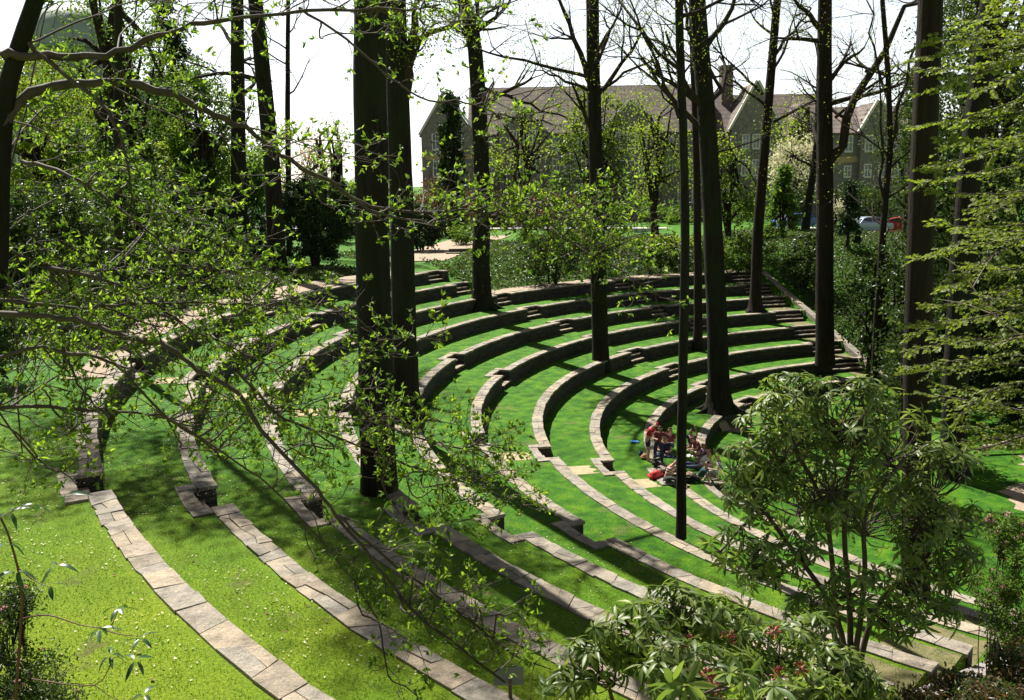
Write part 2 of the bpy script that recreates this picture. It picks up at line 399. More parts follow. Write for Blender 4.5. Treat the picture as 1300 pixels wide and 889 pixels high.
for k in range(1, 11):
    R, z = RW[k], ZW[k]+.035; zb = ZW[k]-STEP
    t_lo = A0 if k >= 3 else 140.6; t_hi = A1
    ox, oy = pol(R, 189)
    lab = {1:'topmost curved stone retaining wall, its broad flagstone top running to the bottom edge beside the dry lawn',
           2:'long curved stone retaining wall one terrace below the topmost one'}.get(k, 'curved stone retaining wall, '+ORD[k])
    root = empty('retaining_wall', (ox, oy, zb), lab, 'stone wall', 'curved retaining walls of the amphitheatre')
    face, cap = MB(), MB()
    cur = t_lo
    for key, a, wd in sorted(AIS[k], key=lambda q: q[1]):
        hw = math.degrees(wd/2/R); ck = math.degrees(.30/R)
        if a-hw-ck > cur:
            core(face, R+.04, R+.36, cur, a-hw, zb-.15, z-.07); cap_slabs(cap, R, R+CAPW, cur, a-hw-.002, z)
        # cheeks, back of the notch
        core(face, R+.364, R+.70, a-hw-ck, a-hw+.01, zb-.15, z-.075) if a-hw-ck > t_lo-.5 else None
        core(face, R+.364, R+.70, a+hw-.01, a+hw+ck, zb-.15, z-.075)
        core(face, R+.54, R+.72, a-hw+.015, a+hw-.015, zb-.15, z-.078)
        cap_slabs(cap, R+CAPW+.005, R+.765, a-hw-ck*1.05, a-hw+.0, z+.002, along='r')
        cap_slabs(cap, R+CAPW+.005, R+.765, a+hw, a+hw+ck*1.05, z+.002, along='r')
        cap_slabs(cap, R+.50, R+.77, a-hw+.02, a+hw-.02, z-.002)
        st = MB()
        dz = STEP/3
        core(st, R+.02, R+.545, a-hw+.02, a+hw-.02, zb-.1, zb+dz-.06); core(st, R+.32, R+.54, a-hw+.02, a+hw-.02, zb+dz-.06, zb+2*dz-.06)
        so_ = st.build('step_riser', M['rubble'], root)
        t1, t2 = MB(), MB()
        cap_slabs(t1, R-.03, R+.33, a-hw+.03, a+hw-.03, zb+dz, .055); cap_slabs(t2, R+.29, R+.53, a-hw+.03, a+hw-.03, zb+2*dz, .055)
        t1.build('step_tread', M['flag'], root); t2.build('step_tread', M['flag'], root)
        cur = a+hw
    core(face, R+.04, R+.36, cur, t_hi, zb-.15, z-.07); cap_slabs(cap, R, R+CAPW, cur+.002, t_hi, z)
    face.build('wall_face', M['rubble'], root); cap.build('coping', M['flag'], root)

# stone kerb climbing beside the end stairs, seen beyond the seats
t0 = A0-.35
root = empty('stone_kerb', (*pol(16, t0), -6.2), 'long sloping stone kerb beside the far flight of stairs, below the ivy hillside', 'kerb')
mb = MB(); r = 15.5
while r < 33.2:
    r2 = r+rng.uniform(.9, 1.7)
    def zk(rr): return -6.2+STEP*1.06*(rr-15.2)/2.13*.97+.26
    q = [(r, 0), (r2-.012, 0), (r2-.012, .42), (r, .42)]
    pts = []
    for rr, s in q:
        x, y = pol(rr, t0); tx, ty = math.sin(R_(t0)), -math.cos(R_(t0)); pts.append((x+tx*s, y+ty*s))
    mb.hexa(pts, zk(r)-1.0, [zk(r)+.01, zk(r2), zk(r2), zk(r)+.01]); r = r2
mb.build('kerb_stone', M['flag'], root)

# flagged path running down the near end of the seats
mb = MB(); t0 = A1+.15
def lin(rr): return -6.2+6.2*min(1, max(0, (rr-15.6)/(RW[1]-15.6)))
r = 12.0
while r < 38:
    L = rng.uniform(.55, 1.0); ncut = 3; xs = np.cumsum([0]+list(rng.uniform(.35, .6, ncut))); xs = xs/xs[-1]*1.45
    for a, b in zip(xs[:-1], xs[1:]):
        ux, uy = math.cos(R_(t0)), math.sin(R_(t0)); tx, ty = -uy, ux
        q = [(r+.006, a+.006), (r+L-.006, a+.006), (r+L-.006, b-.006), (r+.006, b-.006)]
        pts = [(CX+ux*rr+tx*s, CY+uy*rr+ty*s) for rr, s in q]
        zz = [lin(q_[0])+.05+rng.normal(0, .004) for q_ in q]
        mb.hexa(pts, min(zz)-.14, zz)
    r += L
tag(mb.build('stone_path', M['pathflag']), kind='structure')

# road and pavement in front of the college building
def strip(name, pts_l, pts_r, z, m):
    b = MB(); n = len(pts_l)
    P = [(*p, z) for p in pts_l]+[(*p, z) for p in pts_r]
    b.add(P, [(q, n+q, n+q+1, q+1) for q in range(n-1)])
    return tag(b.build(name, m), kind='structure')
M['asphalt'] = simple('asphalt', (.07,.07,.075), .9, var=.2, scale=20)
M['concrete'] = simple('pale_concrete', (.52,.50,.47), .9, var=.15, scale=6)
xs = np.linspace(-60, 90, 31); yc = lambda x: 97-.45*x if x < 40 else 79+0*x
yy = np.array([96.5-.36*x for x in xs]); yy = np.maximum(yy, 74)
zr = .32
b = MB()
for x0, y0, x1, y1 in zip(xs[:-1], yy[:-1], xs[1:], yy[1:]):
    b.hexa([(x0, y0-.1), (x1, y1-.1), (x1, y1+1.6), (x0, y0+1.6)], zr-.3, zr+.14)
tag(b.build('pavement', M['concrete']), kind='structure')
strip('road', [(x, y+1.6) for x, y in zip(xs, yy)], [(x, y+9) for x, y in zip(xs, yy)], zr+.01, M['asphalt'])
# ------------------------------------------------------------------ foliage helpers
def rdir(n, up=0., flat=1.):
    d = rng.normal(0, 1, (n, 3)); d[:, 2] = d[:, 2]*flat+up
    return d/np.linalg.norm(d, axis=1)[:, None]
def leaves(mb, P, D, L, W, fold=.25, N=None):
    """pointed leaves: base, two sides, tip, folded on the midrib. two triangles each"""
    n = len(P); D = D/np.linalg.norm(D, axis=1)[:, None]
    N = rng.normal(0, 1, (n, 3)) if N is None else N
    S = np.cross(D, N); S /= np.linalg.norm(S, axis=1)[:, None]+1e-9; Nn = np.cross(S, D)
    L = (np.broadcast_to(L, (n,))*rng.uniform(.7, 1.25, n))[:, None]; W = (np.broadcast_to(W, (n,))*rng.uniform(.8, 1.2, n))[:, None]
    b = P; t = P+D*L; m = P+D*L*.5
    l = m+S*W*.5+Nn*W*fold; r = m-S*W*.5+Nn*W*fold
    V = np.stack([b, l, t, r], 1).reshape(-1, 3); i = np.arange(n)[:, None]*4
    f = np.concatenate([i+np.array([[0, 1, 2, 2]]), i+np.array([[0, 2, 3, 3]])], 1).reshape(-1, 4)
    mb.add(V, f)
def leaves_hi(mb, P, D, L, W, droop=.3, N=None):
    """larger leaves of four segments with a curved blade"""
    n = len(P)
    if n == 0: return
    D = D/np.linalg.norm(D, axis=1)[:, None]
    N = rng.normal(0, .5, (n, 3))+np.array([0, 0, 1.]) if N is None else N
    S = np.cross(D, N); S /= np.linalg.norm(S, axis=1)[:, None]+1e-9; Nn = np.cross(S, D)
    L = np.broadcast_to(L, (n,))*rng.uniform(.75, 1.2, n); W = np.broadcast_to(W, (n,))*rng.uniform(.85, 1.15, n)
    st = np.array([0, .22, .5, .8, 1.]); wd = np.array([.12, .8, 1., .62, .02]); V = []
    dr = droop*rng.uniform(.5, 1.5, n)
    for s, w_ in zip(st, wd):
        c = P+D*(L*s)[:, None]-Nn*(L*dr*s*s)[:, None]
        e = S*(W*w_*.5)[:, None]; u = Nn*(W*w_*.14)[:, None]
        V += [c+e+u, c, c-e+u]
    V = np.stack(V, 1).reshape(-1, 3); i = np.arange(n)[:, None]*15; f = []
    for s in range(4):
        a = s*3
        f += [(a, a+1, a+4, a+3), (a+1, a+2, a+5, a+4)]
    f = (i[:, :, None]+np.array(f)[None]).reshape(-1, 4)
    mb.add(V, f)
def wander(p, d, L, n, wob=.12, up=0., drop=0.):
    P = [np.array(p, float)]; d = np.array(d, float); d /= np.linalg.norm(d)
    for q in range(n):
        d = d+rng.normal(0, wob, 3)+np.array([0, 0, up-drop]); d /= np.linalg.norm(d)
        P.append(P[-1]+d*L/n)
    return np.array(P), d
def branch(mb, tips, p, d, L, r, lev, up=.04, sides=5, kids=4, minr=.008):
    n = max(3, int(4+lev)); P, d2 = wander(p, d, L, n, .13, up)
    rr = np.linspace(r, r*.35, n+1); mb.tube(P, rr, sides if r > .03 else 3, cap=False)
    if lev <= 0 or r < minr: tips.append((P[-1], d2)); tips.append((P[n//2], d2)); return
    for q in range(kids):
        t = rng.uniform(.3, 1.) if q else 1.; i = min(n, int(t*n))
        dd = (P[min(i+1, n)]-P[max(i-1, 0)]); dd /= np.linalg.norm(dd)+1e-9
        ax = rng.normal(0, 1, 3); ax -= ax.dot(dd)*dd; ax /= np.linalg.norm(ax)
        nd = dd*rng.uniform(.5, 1)+ax*rng.uniform(.45, .95)
        branch(mb, tips, P[i], nd, L*rng.uniform(.45, .75), rr[i]*rng.uniform(.5, .72), lev-1, up, 4, kids)
def trunk(mb, pts, radii, flare=1.6, sides=14, roots=0):
    P = np.array(pts, float); k = 26; s = np.linspace(0, 1, len(P)); t = np.linspace(0, 1, k)**1.25
    Q = np.stack([np.interp(t, s, P[:, c]) for c in range(3)], 1)
    Q[:, :2] += np.cumsum(rng.normal(0, .010*np.linalg.norm(P[-1]-P[0])/k, (k, 2)), 0)*np.array([1, 1])+.05*np.sin(np.linspace(0, rng.uniform(3, 6), k)+rng.uniform(0, 6))[:, None]
    r = np.interp(t, s, radii); h = Q[:, 2]-Q[0, 2]
    r = r*(1+(flare-1)*np.exp(-h/.45)); r *= 1+rng.normal(0, .012, k)
    mb.tube(Q, r, sides, cap=False)
    for q in range(roots):
        a = q/roots*2*math.pi+rng.uniform(-.3, .3); d = np.array([math.cos(a), math.sin(a), 0]); r0 = radii[0]
        b = Q[0]+np.array([0, 0, .02])
        mb.tube([b+d*r0*.4+np.array([0, 0, r0*1.0]), b+d*r0*1.25+np.array([0, 0, r0*.35]), b+d*r0*1.9+np.array([0, 0, .02]), b+d*r0*2.7+np.array([0, 0, -.08])],
                [r0*.42, r0*.34, r0*.2, r0*.06], 7)
    return Q, r

def tall_tree(label, u0, v0, pts, wpx, Y, z, m='bark', H=24, first=11, leafn=5000, leaf='springy', limbs=9, flare=1.5, roots=0, leafL=.09, extra=(), group=None, epi=0, side=None, name='tall_tree', cat='tree', crownlev=2):
    """trunk through photo points u at a few heights; pts = [(u, v), ...] from the base up"""
    base = at(u0, v0, Y); base[2] = z
    r0 = wpx*Y/F/2
    P = [base]+[at(u, v, Y) for u, v in pts]
    d = P[-1]-P[-2] if len(P) > 2 else P[-1]-P[0]; d = d/d[2]
    if P[-1][2] < z+H: P.append(P[-1]+d*(z+H-P[-1][2])*np.array([.6, .6, 1]))
    hh = np.array([q[2]-z for q in P]); radii = r0*np.clip(1.04-.42*hh/H, .16, 1.1)
    root = empty(name, tuple(base), label, cat, group)
    tb = MB(); Q, r = trunk(tb, P, radii, flare, roots=roots)
    tips = []; bb = MB()
    for q in range(limbs):
        h = first+(H-first)*(q+rng.uniform(0, .8))/limbs; i = int(np.argmin(np.abs(Q[:, 2]-z-h))); i = min(i, len(Q)-1)
        a = rng.uniform(0, 2*math.pi); dd = np.array([math.cos(a), math.sin(a), rng.uniform(.3, .9)])
        branch(bb, tips, Q[i]+np.array([0, 0, z+h-Q[i, 2]])*0, dd, rng.uniform(3, 6)*(1.15-.5*(h/H)), max(.05, r[i]*.4), crownlev)
    branch(bb, tips, Q[-1], (0, 0, 1), 3, r[-1]*.8, 2)
    for (u1, v1, u2, v2, wp) in extra:          # limbs seen in the photograph
        a_, b_ = at(u1, v1, Y), at(u2, v2, Y+rng.uniform(-1, 1)); rr = wp*Y/F/2
        L = np.linalg.norm(b_-a_); n = 7; PP = [a_+(b_-a_)*q/n+rng.normal(0, .03*L, 3)*(0 < q < n)*.6 for q in range(n+1)]
        bb.tube(PP, np.linspace(rr, rr*.4, n+1), 7, cap=False)
        for q in range(5):
            i = rng.integers(2, n+1); dd = (b_-a_)/L+rng.normal(0, .6, 3); dd[2] = abs(dd[2])*.7
            branch(bb, tips, PP[i], dd, L*rng.uniform(.25, .5), rr*.35, 2, .03)
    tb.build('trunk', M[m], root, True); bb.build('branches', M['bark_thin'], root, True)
    leafn = int(leafn*(.6 if Y > 35 else 1))
    if leafn and tips:
        lb = MB(); T = np.array([t[0] for t in tips]); i = rng.integers(0, len(T), leafn)
        Pp = T[i]+rng.normal(0, .38, (leafn, 3)); leaves(lb, Pp, rdir(leafn, .2), leafL, leafL*.55)
        if epi:
            n = epi; t = rng.uniform(.5, H*.75, n)+z; ii = np.clip(np.searchsorted(Q[:, 2], t), 0, len(Q)-1)
            a = rng.uniform(0, 2*math.pi, n); rr = r[ii]*rng.uniform(1., 1.5, n)+rng.exponential(.12, n)
            cc = np.round(t*1.3)/1.3+rng.normal(0, .16, n)
            leaves(lb, np.stack([Q[ii, 0]+rr*np.cos(a), Q[ii, 1]+rr*np.sin(a), cc], 1), rdir(n, .3), .13, .07)
        lb.build('crown', M[leaf], root)
    return root, base

TG = 'tall bare trunks standing in and around the amphitheatre'
tall_tree('straight dark tree behind the left shrubs, leftmost of the close pair of tall slim trunks', 304, 345, [(303, 150), (303, 0)], 20, 62.7, 0, limbs=8, group=TG)
tall_tree('dark tree slanting right towards its foot, just right of a straight slim trunk', 352, 356, [(343, 200), (328, 40), (325, 0)], 22, 52.6, 0, limbs=8, group=TG)
tall_tree('thin pole-like tree against the white sky, right of the leaning dark tree', 366, 322, [(365, 150), (366, 0)], 7.5, 65.4, 0, H=20, limbs=6, leafn=2000, group=TG)
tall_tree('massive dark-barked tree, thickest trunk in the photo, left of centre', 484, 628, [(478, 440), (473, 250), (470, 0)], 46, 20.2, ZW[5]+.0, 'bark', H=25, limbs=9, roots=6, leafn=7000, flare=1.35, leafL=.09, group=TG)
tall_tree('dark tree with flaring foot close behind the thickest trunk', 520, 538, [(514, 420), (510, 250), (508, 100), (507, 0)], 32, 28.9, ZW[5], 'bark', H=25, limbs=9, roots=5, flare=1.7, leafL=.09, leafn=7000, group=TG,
          extra=[(511, 130, 530, 0, 17)])
tall_tree('leaf-tufted tree with a kinked trunk, rooted behind the far aisle steps', 613, 395, [(611, 330), (612, 250), (608, 150), (602, 60), (588, 0)], 23, 50.9, ZW[4], 'bark', roots=6, epi=350, flare=1.7, leafn=4000, limbs=8, group=TG,
          extra=[(604, 90, 606, 0, 11), (611, 110, 720, 150, 5), (608, 60, 560, 20, 4)])
tall_tree('round smooth trunk right of centre, its foot on grass below a leafy spray', 764, 472, [(760, 330), (757, 200), (752, 80), (750, 0)], 21, 45.1, ZW[8], 'bark', leafn=3000, limbs=8, flare=1.25, group=TG,
          extra=[(755, 115, 710, 0, 9), (752, 100, 600, 60, 5), (756, 120, 850, 60, 4.5), (757, 120, 690, 90, 5), (756, 90, 790, 0, 5)])
tall_tree('slender dark tree in front of the seated group, the nearest thin trunk', 866, 680, [(864, 550), (866, 400), (866, 250), (861, 120), (858, 0)], 13, 21.6, ZW[7], 'bark', H=19, flare=1.12, limbs=6, leafn=1200, leafL=.06, group=TG,
          extra=[(862, 150, 800, 0, 5), (862, 110, 905, 0, 3), (862, 85, 820, 30, 3)])
tall_tree('broad tree with a flaring rooted foot beside the lowest stone wall', 915, 522, [(912, 420), (905, 300), (897, 150), (885, 0)], 27, 41.5, ZW[10], 'bark', roots=7, flare=1.75, leafn=3500, limbs=9, group=TG,
          extra=[(893, 120, 868, 0, 8), (900, 160, 845, 40, 7)])
tall_tree('slim straight tree on the terrace just left of the broad flaring tree', 885, 443, [(885, 350), (883, 200), (880, 60), (879, 0)], 11, 50.4, ZW[8], 'bark_red', H=19, limbs=6, leafn=2500, group=TG, flare=1.4)
tall_tree('twig-grown tree with a wavy trunk near the head of the far stairs', 960, 398, [(962, 300), (969, 200), (977, 100), (986, 0)], 14, 56.6, ZW[6], 'bark_red', H=21, limbs=7, leafn=2500, flare=1.7, roots=5, group=TG,
          extra=[(975, 80, 1030, 10, 5), (968, 120, 905, 60, 4)])
tall_tree('smooth upright tree forking into a big right-hand limb, in front of the far stairs', 1048, 468, [(1047, 300), (1046, 150), (1047, 0)], 23, 48.9, ZW[9], 'bark_red', limbs=7, leafn=2500, flare=1.1, group=TG,
          extra=[(1052, 205, 1148, 8, 13), (1098, 90, 1150, 95, 4), (1045, 40, 1005, -5, 8), (1060, 150, 1110, 110, 4)])
tall_tree('dark tree leaning right beyond the hillside, low between two upright trunks', 1021, 306, [(1026, 260), (1037, 180), (1040, 100)], 10, 78, .1, 'bark', H=14, limbs=6, leafn=1500, first=6, group=TG)
tall_tree('thin many-stemmed tree on the ivy hillside, left of the reddish trunk', 1115, 392, [(1121, 300), (1130, 190), (1126, 100), (1118, 0)], 10, 43.5, float(gz(at(1115,392,43.5)[0], 43.5)), 'bark_red', H=17, limbs=7, first=9, leafn=2500, group=TG, flare=1.2,
          extra=[(1130, 185, 1162, 60, 6), (1128, 150, 1100, 0, 4), (1121, 250, 1115, 90, 4)])
tall_tree('big reddish-edged trunk at right behind the tall rhododendron', 1163, 740, [(1165, 600), (1168, 450), (1176, 250), (1190, 0)], 37, 21.0, float(gz(9.6, 21.0)), 'bark_red', H=24, first=16, limbs=7, leafn=1500, leafL=.06, flare=1.2, group=TG)
tall_tree('massive dark trunk farthest right, standing by the stage lawn', 1211, 612, [(1214, 500), (1222, 350), (1235, 180), (1258, 0)], 33, 33.3, -6.2, 'bark', H=25, first=18, limbs=7, leafn=3000, leafL=.08, flare=1.25, group=TG,
          extra=[(1240, 120, 1290, 0, 14)])

tall_tree('tall tree added by the sandy path at left, its crown shading the terraces', 150, 420, [(152, 300), (150, 150), (149, 0)], 11, 30, 0, H=22, first=12, limbs=14, leafn=21000, leafL=.19, crownlev=2, group=TG)  # added shade caster: dense crown above the view dapples the left terraces
# ------------------------------------------------------------------ background trees and shrubs
def bush(name, label, cat, u, vtop, vbot, wpx, Y, leaf, dens=1., leafL=None, stems=4, group=None, zb=None, shape='round', dpt=.8, px=5.5, wood='bark_thin', second=None, tight=1.):
    """crown of many leaf clumps on branches. its place comes from the photograph: top, foot and width in px, distance Y"""
    b = at(u, vbot, Y); x = b[0]; t = at(u, vtop, Y)[2]; zg = float(gz(x, Y)) if zb is None else zb
    H = max(.6, t-zg); W = wpx*Y/F/2; D = W*dpt
    L = leafL or px*Y/F*1.0
    root = empty(name, (x, Y, zg), label, cat, group)
    sb, lb, tips = MB(), MB(), []
    area = wpx*max(20, (vbot-vtop)); n = int(area*dens*.34*(5.5/px)**2*1.25); n = min(n, 26000)
    nc = max(10, int(n/70)); c = rdir(nc); rad = rng.uniform(.35, 1, nc)**.5
    zc = zg+H*.54; hz = H*.46
    if shape == 'cone': 
        q = rng.uniform(0, 1, nc)**.8; a = rng.uniform(0, 2*math.pi, nc); rr = (1-q*.93)*rng.uniform(.5, 1, nc)**.5
        C_ = np.stack([x+W*rr*np.cos(a), Y+D*rr*np.sin(a), zg+H*(.04+.96*q)], 1)
    elif shape == 'column':
        q = rng.uniform(0, 1, nc); a = rng.uniform(0, 2*math.pi, nc); rr = np.sqrt(np.clip(1-np.abs(2*q-1)**3, 0, 1))*rng.uniform(.5, 1, nc)**.5
        C_ = np.stack([x+W*rr*np.cos(a), Y+D*rr*np.sin(a), zg+H*(.03+.97*q)], 1)
    elif shape == 'tree':
        C_ = np.stack([x+c[:, 0]*W*rad, Y+c[:, 1]*D*rad, zg+H*.62+c[:, 2]*H*.38*rad], 1)
    else:
        C_ = np.stack([x+c[:, 0]*W*rad, Y+c[:, 1]*D*rad, zc+c[:, 2]*hz*rad], 1)
    C_ += rng.normal(0, .06*W, C_.shape)
    nst = min(nc, 26)
    for q in range(stems):
        a = rng.uniform(0, 2*math.pi); base = np.array([x+.12*W*math.cos(a)*(stems > 1), Y+.12*D*math.sin(a)*(stems > 1), zg-.05])
        topz = zg+H*rng.uniform(.6, .85); tp = np.array([x+.4*W*math.cos(a)*(stems > 1), Y+.4*D*math.sin(a)*(stems > 1), topz])
        r0 = max(.02, .022*H) if stems > 1 else .03*H
        P = [base+(tp-base)*s+rng.normal(0, .015*H, 3)*(s > 0) for s in np.linspace(0, 1, 6)]; sb.tube(P, np.linspace(r0, r0*.35, 6), 6, cap=False)
        for e in rng.integers(0, nc, nst//stems+2):
            i = rng.integers(1, 6); Q = [P[i], (P[i]+C_[e])/2+rng.normal(0, .05*W, 3)+[0, 0, .03*H], C_[e]]; sb.tube(Q, [r0*.4, r0*.25, r0*.08], 4, cap=False)
    sb.build('stems' if stems > 1 else 'trunk', M[wood], root, True)
    i = rng.integers(0, nc, n); cs = (.30 if shape != 'cone' else .2)*tight*np.sqrt(W*H)/math.sqrt(max(nc, 10))*2.4
    sz = rng.uniform(.5, 1.3, nc)[i][:, None]
    Pp = C_[i]+rng.normal(0, 1, (n, 3))*cs*sz*np.array([1, 1, .7])
    Pp[:, 2] = np.maximum(Pp[:, 2], zg+.02)
    if second:
        k = int(n*second[1]); top = np.argsort(-Pp[:, 2]+rng.normal(0, H*.2, n))[:k]; mk = np.zeros(n, bool); mk[top] = True
        l2 = MB(); leaves(l2, Pp[mk], rdir(k, .3), L*.9, L*.6); l2.build('blossom' if second[0] in ('white','pink','pinktree') else 'new_growth', M[second[0]], root); Pp = Pp[~mk]
    leaves(lb, Pp, rdir(len(Pp), .1), L, L*.6); lb.build('crown', M[leaf], root)
    return root
